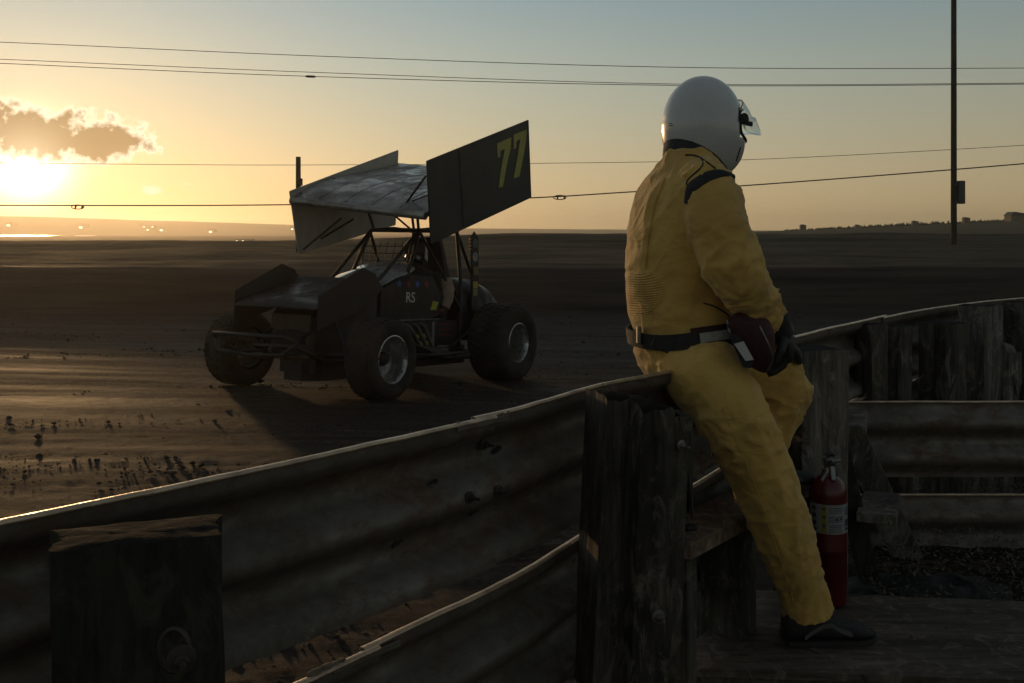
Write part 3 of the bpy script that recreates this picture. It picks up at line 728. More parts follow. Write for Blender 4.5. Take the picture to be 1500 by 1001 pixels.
st = thing('wooden_steps', 'small two tread wooden steps leaning by the inner barrier behind the extinguisher', 'steps', (1.35, 3.8, 0))
def plank(a, b, wv, th, name, mat, par):     # board from a to b, wv = width vector, th = thickness
    a, b, wv = Vector(a), Vector(b), Vector(wv); ax = (b-a).normalized(); wn = (wv-ax*wv.dot(ax)); w_ = wn.length; wn.normalize(); nn = ax.cross(wn)
    return MB().box((a+b)/2, ((b-a).length, w_, th), ax=(ax, wn, nn), bev=0.003).build(name, mat, par)
X1 = lambda px, d: (px-750)/1458*d
plank((X1(1226, 3.6), 3.60, CAMH-0.755), (X1(1286, 3.6), 3.62, 0.02), (0.07, 0, 0.02), 0.03, 'stringer', M['post_dark'], st)
plank((X1(1240, 3.86), 3.86, CAMH-0.755), (X1(1344, 4.02), 4.02, 0.0), (0.11, 0, 0.03), 0.03, 'stringer', M['post_pale'], st)
plank((X1(1240, 3.54), 3.54, CAMH-0.705), (X1(1245, 3.86), 3.86, CAMH-0.705), (0.14, 0, 0), 0.035, 'tread', M['post_pale'], st)
plank((X1(1283, 3.50), 3.50, CAMH-1.01), (X1(1292, 3.80), 3.80, CAMH-1.01), (0.145, 0, 0), 0.035, 'tread', M['post_pale'], st)
MB().tube([P(1290, 790, 3.62), P(1306, 800, 3.66), P(1325, 797, 3.75), P(1332, 778, 3.85)], 0.0025, 6).build('wire_loop', M['bolt'], st, 60)

# fire extinguisher
ex = thing('fire_extinguisher', 'red fire extinguisher with white label standing on the platform edge', 'fire extinguisher', (X1(1212.5, 3.06), 3.06, DZ+0.002))
ec = Vector((X1(1212.5, 3.06), 3.06, DZ+0.002)); R0 = 0.0565
mr = Mt('red_gloss_paint', 0.3, 0, 0.5, (0.33, 0.012, 0.012)); mr.color(mr.ramp(mr.noise(9), [(0.3, (0.055, 0.003, 0.004)), (0.7, (0.10, 0.005, 0.006))])); mr.b.inputs['Coat Weight'].default_value = 0.1
MB().lathe([(R0*0.8, 0), (R0*0.97, 0.006), (R0, 0.015), (R0, 0.165), (R0*1.012, 0.168), (R0*1.012, 0.174), (R0, 0.177), (R0, 0.335), (R0*0.97, 0.350), (R0*0.86, 0.368), (R0*0.66, 0.382), (R0*0.38, 0.391), (R0*0.34, 0.398)], ec, (0, 0, 1), 40, True).build('cylinder_body', mr.m, ex, 40)
# label wraps the front; printed blocks are thin raised print
def wrap(a0, a1, z0, z1_, r, nseg=14):
    m = MB(); n = nseg
    for zz_ in (z0, z1_):
        for i in range(n+1):
            a = a0+(a1-a0)*i/n; m.v.append(ec+Vector((r*math.sin(a), -r*math.cos(a), zz_)))
    m.f = [(i, i+1, n+1+i+1, n+1+i) for i in range(n)]; return m
lab = wrap(-1.5, 1.5, 0.225, 0.313, R0+0.0008, 30).build('label', m_plain('label_paper', (0.24, 0.25, 0.26), 0.6, 0, 0.15, 60), ex, 60)
mk = m_plain('label_ink', (0.04, 0.045, 0.06), 0.6); my = m_plain('label_yellow', (0.22, 0.19, 0.02), 0.6)
wrap(-0.62, -0.36, 0.227, 0.311, R0+0.0014).build('yellow_stripe', my, lab, 60)
ink = MB()
for a0, a1, zz_, h in [(-1.2, -.95, .295, .010), (-1.15, -.9, .272, .012), (-1.15, -.9, .250, .012), (-1.15, -.9, .231, .010), (-.56, -.42, .296, .008), (-.56, -.42, .272, .008), (-.56, -.42, .245, .008)]+[(-0.25, 0.55, 0.303-0.0052*k, 0.0018) for k in range(15) if k not in (4, 9)]+[(0.7, 1.2, 0.30-0.005*k, 0.0022) for k in range(5)]+[(.72, 1.2, .245, .022), (.72, 1.2, .233, .008)]+[(.1, .25, .265, .008), (.35, .5, .267, .008)]:
    q = wrap(a0, a1-random.random()*0.12*(a1-a0), zz_, zz_+h, R0+0.0018, 6); ink.add(q.v, q.f)
tag(ink.build('label_print', mk, lab, 60), kind='stuff')
mv = m_plain('dull_valve_metal', (0.22, 0.22, 0.21), 0.38, 0.8, 0.2, 30)
mv2 = m_plain('black_valve', (0.02, 0.02, 0.02), 0.4)
tz = ec+Vector((0, 0, 0.398))
MB().lathe([(0.018, 0), (0.018, 0.012), (0.014, 0.014), (0.014, 0.042), (0.010, 0.046)], tz, (0, 0, 1), 16, True).build('valve_body', mv, ex, 40)
MB().lathe([(0.012, 0), (0.013, 0.006), (0.011, 0.012)], tz+Vector((0.004, -0.014, 0.028)), (0, -1, 0), 16, True).build('gauge', mv2, ex, 40)
plank(tz+Vector((0.004, -0.02, 0.03)), tz+Vector((-0.030, -0.034, -0.018)), (0.0, 0.004, 0.018), 0.004, 'lever', mv, ex)
plank(tz+Vector((0.006, -0.024, 0.028)), tz+Vector((0.006, -0.040, -0.016)), (0.018, 0, 0.0), 0.004, 'carry_handle', mv, ex)
MB().tube([tz+Vector((-.006, 0, .052)), tz+Vector((.006, 0, .060)), tz+Vector((.020, 0, .054))], [.006, .010, .006], 10).build('handle_knob', mv2, ex, 60)
MB().tube([tz+Vector((.010, 0, .036)), tz+Vector((.028, 0, .036)), tz+Vector((.040, 0, .037))], [.008, .006, .004], 10).build('nozzle', mv, ex, 60)
MB().tube([tz+Vector((-.012, 0, .050)), tz+Vector((-.042, -.002, .051))], .0018, 6).build('pull_pin', mv, ex)

# crumpled dark tarp and leaf litter on the ground beyond the platform
def tarp():
    m = MB(); nx, ny = 46, 24
    for j in range(ny+1):
        for i in range(nx+1):
            u, v = i/nx, j/ny; x = 1.20+0.56*u; y = 3.20+0.50*v
            e = (math.sin(math.pi*min(1, max(0, u)))**0.5)*(math.sin(math.pi*v)**0.5)
            h = 0.07*e*(0.6+0.5*noise.noise(Vector((x*4, y*5, 1))))+0.035*e*max(0, 1-6*abs(noise.noise(Vector((x*5+y*7, y*6-x*6, 4)))))+0.02
            m.v.append(Vector((x+0.05*noise.noise(Vector((u*5, v*5, 9))), y+0.05*noise.noise(Vector((u*5, v*5, 3))), gz(1.5, 3.5)+0.0+max(0.0, h))))
    W_ = nx+1; m.f = [(j*W_+i, j*W_+i+1, (j+1)*W_+i+1, (j+1)*W_+i) for j in range(ny) for i in range(nx)]
    tb = m_plain('dark_tarp_cloth', (0.016, 0.016, 0.016), 0.85, 0, 0.3, 14, 0.3)
    o = m.build('tarp', tb, None, 180, fix=False); tag(o, 'crumpled dark tarp lying on the ground below the steps', 'tarp')
tarp()
def litter():
    m = MB(); g0 = gz(2, 3.6)
    for k in range(9000):
        x = random.uniform(1.25, 3.4); y = random.uniform(3.05, 4.9); z = g0+random.uniform(0, 0.06)+0.04
        a = random.random()*6.28; L_ = random.uniform(0.008, 0.030); w_ = random.uniform(0.0015, 0.006); ti = random.uniform(-.5, .8)
        d = Vector((math.cos(a)*math.cos(ti), math.sin(a)*math.cos(ti), math.sin(ti))); s = Vector((-math.sin(a), math.cos(a), random.uniform(-.3, .3)))
        p = Vector((x, y, z)); b = len(m.v); m.v += [p-d*L_/2, p+s*w_, p+d*L_/2+Vector((0, 0, .004)), p-s*w_]; m.f.append((b, b+1, b+2, b+3))
    t = Mt('dead_leaves', 0.8); t.color(t.ramp(t.noise(25), [(0.3, (0.05, 0.04, 0.022)), (0.5, (0.10, 0.085, 0.045)), (0.75, (0.20, 0.16, 0.10))]))
    o = m.build('leaf_litter', t.m, None, fix=False); tag(o, 'dry leaves and weeds on the ground beside the inner barrier', 'leaf litter', kind='stuff')
litter()
# ---------------- the marshal in yellow ----------------
def remesh(m, voxel, smooth_it=3):
    me = bpy.data.meshes.new('tmp'); me.from_pydata(m.v, [], m.f); me.update()
    bm = bmesh.new(); bm.from_mesh(me); bmesh.ops.recalc_face_normals(bm, faces=bm.faces); bm.to_mesh(me); bm.free()
    o = bpy.data.objects.new('tmp', me); COL.objects.link(o)
    r = o.modifiers.new('r', 'REMESH'); r.mode = 'VOXEL'; r.voxel_size = voxel; r.adaptivity = 0
    if smooth_it:
        s = o.modifiers.new('s', 'SMOOTH'); s.factor = 0.5; s.iterations = smooth_it
    dg = bpy.context.evaluated_depsgraph_get(); ev = o.evaluated_get(dg); me2 = bpy.data.meshes.new_from_object(ev)
    bpy.data.objects.remove(o); return me2
def ellring(c, ux, uy, a, b, seg=28, sq=2.0):
    c = Vector(c); R = []
    for k in range(seg):
        q = 2*math.pi*k/seg; cx, sx = math.cos(q), math.sin(q)
        e = 2.0/sq; R.append(c+ux*(a*math.copysign(abs(cx)**e, cx))+uy*(b*math.copysign(abs(sx)**e, sx)))
    return R
def wrinkle(me, segs, amp=1.0):
    """cloth folds: segs = list of (a, b, radius, freq_along, amp) limb axes"""
    n = len(me.vertices); co = np.empty(n*3); me.vertices.foreach_get('co', co); co = co.reshape(-1, 3)
    no = np.empty(n*3); me.vertices.foreach_get('normal', no); no = no.reshape(-1, 3)
    disp = np.zeros(n); best = np.full(n, 9.0)
    for k, (a, b, r, f, am) in enumerate(segs):
        a = np.array(a); b = np.array(b); ax = (b-a); L_ = np.linalg.norm(ax); ax = ax/L_
        t = np.clip((co-a)@ax, 0, L_); d = np.linalg.norm(co-a-np.outer(t, ax), axis=1)/r
        ref = np.array([0, 1, 0.2]); e1 = np.cross(ax, ref); e1 /= np.linalg.norm(e1); e2 = np.cross(ax, e1)
        rel = co-a; th = np.arctan2(rel@e2, rel@e1); s = rel@ax
        wx = np.cos(th)*1.2; wy = np.sin(th)*1.2
        warp = fbm(co[:, 0]*7+k*9, co[:, 1]*7, co[:, 2]*7, 2)*0.045
        q = (s+warp+0.03*np.sin(th+k))*f
        g = 1-np.abs(vn(wx*1.3+k*3, wy*1.3, q)); g = g**3
        g2 = 1-np.abs(vn(wx*2.4+k*5+20, wy*2.4, q*1.8+9)); g2 = g2**4
        val = (g*1.0+g2*0.5-0.55)*am
        w = np.exp(-np.maximum(0, d-0.9)**2*8); m_ = d < best
        disp = np.where(m_, val*np.minimum(1, w+0.0), disp); best = np.where(m_, d, best)
    # soften the seams between limbs
    disp += fbm(co[:, 0]*9, co[:, 1]*9, co[:, 2]*9, 3)*0.0025
    co2 = co+no*disp[:, None]*amp
    me.vertices.foreach_set('co', co2.ravel()); me.update()
person = thing('person', 'track marshal in a yellow race suit and white helmet half sitting on the barrier', 'person', (0.9, 2.80, DZ))
PO = Vector((0.9, 2.80, DZ))
ya = math.radians(20); PD = Vector((math.cos(ya), math.sin(ya), 0)); PR = Vector((math.sin(ya), -math.cos(ya), 0)); UP = Vector((0, 0, 1))
TD = 2.88
TOR = [  # px, py, a (front-back), b (side), squareness
    (1012, 575, 0.085, 0.120, 2.2), (1011, 560, 0.112, 0.150, 2.3), (1008, 540, 0.130, 0.165, 2.4), (1005, 515, 0.136, 0.168, 2.4), (1002, 488, 0.134, 0.160, 2.3), (999, 460, 0.143, 0.165, 2.3),
    (997, 430, 0.147, 0.168, 2.3), (995, 400, 0.144, 0.170, 2.3), (994, 370, 0.138, 0.172, 2.3), (996, 340, 0.134, 0.176, 2.3), (999, 310, 0.128, 0.182, 2.3), (1003, 285, 0.118, 0.180, 2.3),
    (1006, 265, 0.104, 0.170, 2.2), (1008, 250, 0.088, 0.145, 2.1), (1008, 238, 0.074, 0.112, 2.0), (1008, 228, 0.066, 0.080, 2.0), (1009, 219, 0.062, 0.068, 2.0)]
body = MB()
body.rings([ellring(P(px, py, TD), PD, PR, a, b, 32, sq) for px, py, a, b, sq in TOR])
def limb(pts, rad, seg=20): body.tube(pts, rad, seg)
# right arm (near side)
RA = [(1018, 262, 2.80, .070), (1036, 276, 2.75, .080), (1044, 300, 2.71, .082), (1052, 330, 2.68, .083), (1062, 360, 2.66, .083), (1074, 392, 2.64, .080), (1085, 410, 2.65, .074), (1098, 430, 2.67, .067), (1112, 452, 2.70, .058), (1124, 470, 2.73, .047)]
limb([P(x, y, d) for x, y, d, r in RA], [r for *_, r in RA])
# left arm (far side)
LA = [(1000, 262, 2.96, .070), (1003, 285, 3.05, .078), (1012, 330, 3.10, .078), (1030, 375, 3.13, .075), (1052, 408, 3.12, .068), (1085, 440, 3.08, .060), (1112, 462, 3.05, .047)]
limb([P(x, y, d) for x, y, d, r in LA], [r for *_, r in LA])
# right leg, nearly straight down to the platform
RL = [(1008, 512, 2.82, .06), (1012, 528, 2.80, .105), (1030, 546, 2.76, .114), (1052, 575, 2.74, .102), (1070, 605, 2.72, .099), (1088, 640, 2.71, .094), (1105, 675, 2.71, .090), (1120, 710, 2.715, .087), (1134, 745, 2.725, .082), (1149, 785, 2.74, .078), (1163, 825, 2.755, .071), (1174, 862, 2.77, .064), (1181, 893, 2.775, .066), (1184, 903, 2.775, .068)]
limb([P(x, y, d) for x, y, d, r in RL], [r for *_, r in RL], 24)
# left leg, knee raised, shin drawn back to the plank
LL = [(1010, 512, 2.95, .06), (1022, 528, 2.97, .110), (1060, 532, 3.02, .108), (1105, 545, 3.05, .098), (1138, 553, 3.06, .091), (1146, 566, 3.06, .089), (1138, 590, 3.06, .082), (1125, 620, 3.06, .077), (1112, 655, 3.06, .072), (1104, 690, 3.06, .066), (1103, 702, 3.06, .066)]
limb([P(x, y, d) for x, y, d, r in LL], [r for *_, r in LL], 22)
me = remesh(body, 0.0075, 5)
def seg3(L_, i, j, f, am):
    a = P(*L_[i][:3]); b = P(*L_[j][:3]); return (a, b, (L_[i][3]+L_[j][3])/2, f, am)
wrinkle(me, [(P(1004, 560, TD), P(1000, 400, TD), 0.15, 14, 0.006), (P(1000, 400, TD), P(1008, 215, TD), 0.15, 9, 0.007),
             seg3(RA, 1, 5, 14, 0.011), seg3(RA, 5, 9, 30, 0.017), seg3(LA, 1, 4, 14, 0.007), seg3(LA, 4, 6, 28, 0.009),
             seg3(RL, 1, 5, 14, 0.013), seg3(RL, 5, 9, 12, 0.010), seg3(RL, 9, 13, 18, 0.010), seg3(LL, 1, 4, 15, 0.012), seg3(LL, 5, 10, 18, 0.015)])
n = len(me.vertices); co = np.empty(n*3); me.vertices.foreach_get('co', co); co = co.reshape(-1, 3)-np.array(PO); 
me.vertices.foreach_set('co', co.ravel()); me.update()
suit = Mt('yellow_suit_cloth', 0.78, 0, 0.25)
sc_ = suit.ramp(suit.noise(4, (1, 1, 1), 6, 0.6), [(0.3, (0.46, 0.275, 0.07)), (0.55, (0.63, 0.385, 0.10)), (0.75, (0.70, 0.45, 0.13))])
sc_ = suit.mix(suit.ramp(suit.noise(13, (1, 1, 0.6), 6, 0.65), [(0.56, 0.0), (0.75, 0.45)]), sc_, (0.20, 0.12, 0.035))
suit.color(sc_); suit.b.inputs['Sheen Weight'].default_value = 0.25

for sc1, di, st1 in ((7, 0.006, 0.35), (22, 0.0012, 0.25)):
    nz_ = suit.noise(sc1, (1, 1, 1.5), 3, 0.5, dist=0.7)
    rg_ = suit.math('POWER', suit.math('SUBTRACT', 1.0, suit.math('MULTIPLY', suit.math('ABSOLUTE', suit.math('SUBTRACT', nz_, 0.5)), 5.0), True), 2.0)
    suit.bump(rg_, st1, di)
suit.bump(suit.noise(90, (1, 1, 1), 4, 0.6), 0.35, 0.003); suit.bump(suit.noise(600, (1, 1, 1), 2), 0.15, 0.001)
me.materials.append(suit.m); me.name = 'race_suit'
sbody = bpy.data.objects.new('race_suit', me); COL.objects.link(sbody); sbody.parent = person; shade(sbody, 180)
from mathutils.bvhtree import BVHTree
bvh = BVHTree.FromPolygons([Vector(v) for v in (co+np.array(PO))], [tuple(p.vertices) for p in me.polygons])
def onbody(px, py, off=0.002, frm=None):
    o = frm or Vector((0, 0, CAMH)); d = (P(px, py, 3)-Vector((0, 0, CAMH))).normalized()
    h = bvh.ray_cast(Vector((0, 0, CAMH)), d)
    if h[0] is None: return None
    return h[0]+h[1]*off, h[1]
def ribbon(pts, w_, name, mat, parent=person, off=0.003, th=0.004, step=5, wfun=None):
    """a band sewn on the suit, following its surface along a run of points"""
    samp = []
    for i in range(len(pts)-1):
        a, b = Vector((*pts[i], 0)), Vector((*pts[i+1], 0)); k = max(1, int((b-a).length/step))
        samp += [a.lerp(b, j/k) for j in range(k)]
    samp.append(Vector((*pts[-1], 0)))
    H = [onbody(s.x, s.y, off) for s in samp]; H = [h for h in H if h]
    if len(H) < 3: return None
    ps = [h[0] for h in H]; ns = [h[1] for h in H]
    for _ in range(2):
        ps = [ps[0]]+[(ps[i-1]+ps[i]*2+ps[i+1])/4 for i in range(1, len(ps)-1)]+[ps[-1]]
        ns = [ns[0]]+[((ns[i-1]+ns[i]*2+ns[i+1])/4).normalized() for i in range(1, len(ns)-1)]+[ns[-1]]
    rings = []
    for i, (p, n_) in enumerate(zip(ps, ns)):
        t = (ps[min(i+1, len(ps)-1)]-ps[max(i-1, 0)]).normalized(); s = t.cross(n_).normalized()
        ww = w_*(wfun(i/(len(ps)-1)) if wfun else 1)/2
        rings.append([p-s*ww-n_*th, p-s*ww, p-s*ww*0.5+n_*th*0.6, p+n_*th*0.8, p+s*ww*0.5+n_*th*0.6, p+s*ww, p+s*ww-n_*th])
    return MB().rings(rings).build(name, mat, parent, 60)
mblk = m_plain('black_trim_cloth', (0.02, 0.02, 0.02), 0.8, 0, 0.3, 30, 0.2)
mred = m_plain('dark_red_cloth', (0.045, 0.009, 0.011), 0.75, 0, 0.3, 20, 0.3)
ribbon([(1005, 298), (1008, 284), (1018, 270), (1034, 260), (1052, 254), (1066, 254), (1074, 260)], 0.026, 'shoulder_trim', mblk, wfun=lambda u: 0.6+0.9*math.sin(math.pi*min(1, u*1.1+0.05)))
ribbon([(1004, 228), (1016, 228), (1028, 232), (1031, 240), (1026, 248), (1014, 258), (1006, 266), (1006, 272), (1012, 272)], 0.004, 'piping', mblk, th=0.002, step=3)
ribbon([(1026, 232), (1038, 240), (1048, 248)], 0.004, 'piping', mblk, th=0.002, step=3)
ribbon([(1030, 444), (1045, 448), (1062, 458), (1072, 468)], 0.004, 'piping', mblk, th=0.002, step=3)
# long seam folds down the back and side seam of the leg
ribbon([(975, 262), (960, 300), (951, 345), (946, 396)], 0.003, 'seam', suit.m, th=0.003, step=4)
ribbon([(1060, 600), (1085, 660), (1110, 720), (1128, 775), (1150, 840), (1163, 885)], 0.0022, 'seam', suit.m, off=0.0, th=0.002, step=5)
# ribbed stretch panel over the small of the back
for k in range(18):
    py = 401+k*3.5; wr = 24+26*math.sin(math.pi*(k+1.2)/19.5)
    xs = [923+wr*q for q in (0.0, 0.25, 0.5, 0.75, 1.0)]
    ribbon([(x, py+7*math.sin(i*0.8)*0.35-i*0.6) for i, x in enumerate(xs)], 0.0042, 'ribbing', suit.m, th=0.0022, off=0.0012, step=4)
# belt following the waist
def waist(py, th_, tilt=0.0, grow=0.012):
    T = sorted(TOR, key=lambda q: q[1]); ys = [q[1] for q in T]
    px = np.interp(py, ys, [q[0] for q in T]); a = np.interp(py, ys, [q[2] for q in T])+grow; b = np.interp(py, ys, [q[3] for q in T])+grow
    c = P(px, py, TD); e = 2/2.3
    cx, sx = math.cos(th_), math.sin(th_)
    return c+PD*(a*math.copysign(abs(cx)**e, cx))+PR*(b*math.copysign(abs(sx)**e, sx))
def band(a0, a1, py0, hpx, g0, th, name, mat, par=person, slope=-9, n=40, wv=1.0):
    R = []
    for i in range(n+1):
        a = a0+(a1-a0)*i/n; y = py0+slope*math.cos(a)+wv*math.sin(a*3)
        p0 = waist(y-hpx/2, a, grow=g0); p1 = waist(y+hpx/2, a, grow=g0); q0 = waist(y-hpx/2, a, grow=g0+th); q1 = waist(y+hpx/2, a, grow=g0+th)
        R.append([p0, q0, q1, p1])
    return MB().rings(R, closed=abs(a1-a0) > 6.28).build(name, mat, par, 60)
blt = band(0, 2*math.pi*0.9999, 486, 22, 0.013, 0.006, 'belt', mblk, n=90)
band(1.05, 2.0, 485, 31, 0.012, 0.005, 'belt_pad', mred, blt, n=30)
band(1.25, 1.85, 484, 13, 0.0195, 0.002, 'reflective_strip', m_plain('grey_reflective_tape', (0.40, 0.38, 0.34), 0.5, 0, 0.2, 60), blt, n=20)
# hanging loop of the belt and its buckle at the back
c = waist(487, math.pi*0.97, grow=0.024); MB().box(c, (0.012, 0.028, 0.05), bev=0.003).build('buckle', M['bolt'], blt)
c = waist(499, math.pi*0.80, grow=0.018); MB().box(c, (0.075, 0.01, 0.03), rot=Matrix.Rotation(math.radians(25), 3, 'Y'), bev=0.003).build('belt_tail', mblk, blt)
c = P(1067, 478, 2.665); MB().box(c, (0.006, 0.008, 0.036), rot=Matrix.Rotation(math.radians(-14), 3, 'Y'), bev=0.002).build('clip', m_plain('clip_metal', (0.6, 0.6, 0.58), 0.3, 0.8), blt)
# dark red pouch on the hip
pm = MB(); pcs = [(1070, 468, .020, .020), (1080, 470, .034, .030), (1095, 480, .052, .040), (1108, 497, .062, .044), (1118, 515, .055, .040), (1124, 530, .034, .030), (1126, 541, .014, .012)]
pm.rings([ellring(P(x, y, 2.665), Vector((0.55, 0, 0.83)), Vector((0, 1, 0)), a, b, 22) for x, y, a, b in pcs])
pme = remesh(pm, 0.005, 3); pm.v = [v.co.copy() for v in pme.vertices]; pm.f = [tuple(p.vertices) for p in pme.polygons]
pou = pm.build('hip_pouch', mred, person, 180)
MB().tube([P(1113, 478, 2.615), P(1124, 500, 2.60), P(1132, 520, 2.61), P(1132, 530, 2.62), P(1124, 543, 2.64)], 0.0022, 6).build('zip', M['bolt'], pou, 60)
MB().rings([[P(x, y, 2.615-.004*k) for x, y in ((1068, 492), (1080, 489), (1104, 530), (1100, 540), (1088, 538))] for k in (0, 1, 2)]).build('key_fob', mblk, pou)
tgx = [P(1075, 504, 2.600), P(1089, 500, 2.600), P(1104, 527, 2.600), P(1092, 529, 2.600)]
lb_ = MB().prism(tgx, (0, -0.0015, 0)); lb_.build('sewn_label', m_plain('white_label', (0.5, 0.48, 0.47), 0.7, 0, 0.1), pou)

# gloves: palm and five bent fingers, grown as one skin each
def glove(wrist, palm, fing, thumb, name, r=0.0105):
    m = MB()
    m.tube([wrist[0], wrist[1], palm[0]], [wrist[2], wrist[3], 0.036], 14, flat=0.8)
    m.tube([palm[0], palm[0].lerp(palm[1], .5), palm[1]], [(0.036, 0.025), (0.044, 0.025), (0.044, 0.021)], 14, up=palm[2])
    for f in fing: m.tube(f, [r*1.15, r*1.1, r, r*0.85][:len(f)], 10)
    m.tube(thumb, [r*1.5, r*1.3, r*1.05, r*0.85][:len(thumb)], 10)
    me = remesh(m, 0.0036, 2); q = MB(); q.v = [v.co.copy() for v in me.vertices]; q.f = [tuple(p.vertices) for p in me.polygons]
    return q.build(name, m_plain('black_glove_leather', (0.015, 0.015, 0.015), 0.55, 0, 0.3, 40, 0.3), person, 180)
w0, w1 = P(1120, 462, 2.73), P(1138, 478, 2.74); pa, pb = P(1148, 494, 2.75), P(1150, 522, 2.77)
fs = []
for k in range(4):
    o = (k-1.5)*0.0205; b0 = P(1151, 520, 2.77)+Vector((0.25*o, o, 0)); L_ = (0.9, 1.05, 1.0, 0.82)[k]
    d1 = Vector((-0.30, 0.05, -0.95)); d2 = Vector((-0.80, 0.05, -0.60)); d3 = Vector((-0.93, 0, -0.35))
    p1 = b0+d1*0.030*L_; p2 = p1+d2*0.026*L_; fs.append([b0-d1*0.02, p1, p2, p2+d3*0.020*L_])
th = [P(1148, 498, 2.72), P(1143, 515, 2.700), P(1137, 530, 2.70), P(1132, 540, 2.71)]
rg = glove((w0, w1, 0.046, 0.042), (pa, pb, Vector((0, 1, 0))), fs, th, 'glove')
# gauntlet of the right glove flares over the cuff
MB().rings([ellring(P(x, y, d), Vector((0.75, 0, 0.66)), Vector((0, 1, 0)), a, b, 24) for x, y, d, a, b in ((1146, 492, 2.745, .034, .030), (1140, 480, 2.74, .040, .038), (1133, 468, 2.735, .046, .044), (1129, 461, 2.732, .047, .046))], caps=False).build('cuff', mblk, rg, 60)
w0, w1 = P(1112, 462, 3.05), P(1130, 478, 3.03); pa, pb = P(1142, 488, 3.01), P(1158, 502, 3.0)
fs = []
for k in range(4):
    o = (k-1.5)*0.0205; b0 = pb+Vector((0.1*o, o, -0.3*abs(o))); L_ = (0.82, 1.0, 1.05, 0.9)[k]
    p1 = b0+Vector((0.6, 0, -0.75))*0.028*L_; p2 = p1+Vector((0.3, 0, -0.95))*0.024*L_; fs.append([b0-Vector((.015, 0, -.01)), p1, p2, p2+Vector((0.0, 0, -1))*0.018*L_])
glove((w0, w1, 0.044, 0.040), (pa, pb, Vector((0, 1, 0))), fs, [P(1146, 490, 2.97), P(1152, 502, 2.955), P(1157, 512, 2.955)], 'glove')

# shoes
def shoe(heel, fdir, L_, name, ank_h=0.075):
    fdir = Vector(fdir).normalized(); sd = fdir.cross(UP).normalized(); m = MB()
    prof = [(0.0, .020, .050, .012), (0.02, .032, .085, 0), (0.10, .037, .098, 0), (0.22, .038, .098, 0), (0.34, .038, .088, 0), (0.46, .041, .072, 0), (0.60, .046, .056, 0), (0.75, .050, .046, 0), (0.88, .044, .038, 0), (0.96, .030, .028, .003), (1.0, .012, .014, .006)]
    rings = []
    for f, hw, hh, z0 in prof:
        c = heel+fdir*(L_*f); R = []
        for k in range(18):
            q = 2*math.pi*k/18; cx, sz = math.cos(q), math.sin(q)
            zz_ = z0+0.012+(hh-z0-0.012)*(0.5+0.5*math.copysign(abs(sz)**0.75, sz)); ww = hw*math.copysign(abs(cx)**0.7, cx)*(1-0.30*max(0, sz)*(hh > 0.07))
            R.append(c+sd*ww+UP*zz_)
        rings.append(R)
    m.rings(rings); o = m.build(name, m_plain('black_suede', (0.013, 0.0125, 0.012), 0.75, 0, 0.3, 30, 0.3), person, 60)
    s = MB(); out = []
    for f, hw, hh, z0 in prof:
        c = heel+fdir*(L_*(f*1.015-0.007)); w2 = hw+0.004; out.append([c+sd*w2+UP*z0, c+sd*w2+UP*(z0+.014), c-sd*w2+UP*(z0+.014), c-sd*w2+UP*z0])
    s.rings(out); s.build('sole', M['black'], o, 50)
    st_ = []
    for f, z in ((0.18, .022), (0.28, .040), (0.38, .054), (0.47, .056), (0.56, .042), (0.68, .030)):
        hw = np.interp(f, [q[0] for q in prof], [q[1] for q in prof]); c = heel+fdir*(L_*f)+sd*(hw*0.97+0.001)+UP*z; st_.append([c+UP*.006+sd*-.001, c+UP*.006+sd*.001, c-UP*.006+sd*.0015, c-UP*.006-sd*.001])
    MB().rings(st_).build('side_stripe', m_plain('grey_shoe_stripe', (0.08, 0.078, 0.075), 0.6), o, 60)
    for f in (0.40, 0.47, 0.54):
        hh = np.interp(f, [q[0] for q in prof], [q[2] for q in prof]); c = heel+fdir*(L_*f)+UP*(hh+0.0005)
        MB().tube([c-sd*0.016-UP*.004, c+UP*.002, c+sd*0.016-UP*.004], 0.0022, 6).build('lace', mblk, o, 60)
    return o
hr = P(1147, 938, 2.765); hr.z = DZ+0.002; shoe(hr, (1, 0.10, 0), 0.262, 'shoe')
hl = P(1088, 735, 3.06); hl.z = CAMH-0.795+0.002; shoe(hl, (0.96, 0.28, 0), 0.262, 'shoe')

# ---------------- helmet ----------------
HC = P(1029, 181, 2.93); hy = math.radians(34); HF = Vector((math.cos(hy)*math.cos(0.05), math.sin(hy)*math.cos(0.05), -0.05)).normalized(); HL = UP.cross(HF).normalized(); HU = HF.cross(HL).normalized()
def hel(lat, lon, k=1.0):
    """lon 0 = front, lat up"""
    dx, dy, dz = math.cos(lat)*math.cos(lon), math.cos(lat)*math.sin(lon), math.sin(lat)
    ax = 0.120 if dx > 0 else 0.122; az = 0.139 if dz > 0 else 0.172; ay = 0.112
    p = 2.0 if dz > 0 else 2.0+0.55*max(0, dx)+0.25*abs(dy)
    r = 1.0/((abs(dx/ax)**p+abs(dy/ay)**p+abs(dz/az)**p)**(1/p))
    v = np.array([dx, dy, dz])*r*k
    # chin bar pushes forward and down
    if dz < -0.1 and dx > 0: g = min(1, (-dz-0.1)*1.8)*dx; v[0] += 0.012*g; v[2] -= 0.010*g
    return v
def rimz(x): return -0.054-0.50*(x+0.13)
m = MB(); nl, nm = 96, 56; port = []
def inport(lat, lon): return abs(lon) < 1.18 and -0.36 < lat < 0.36
idx = {}
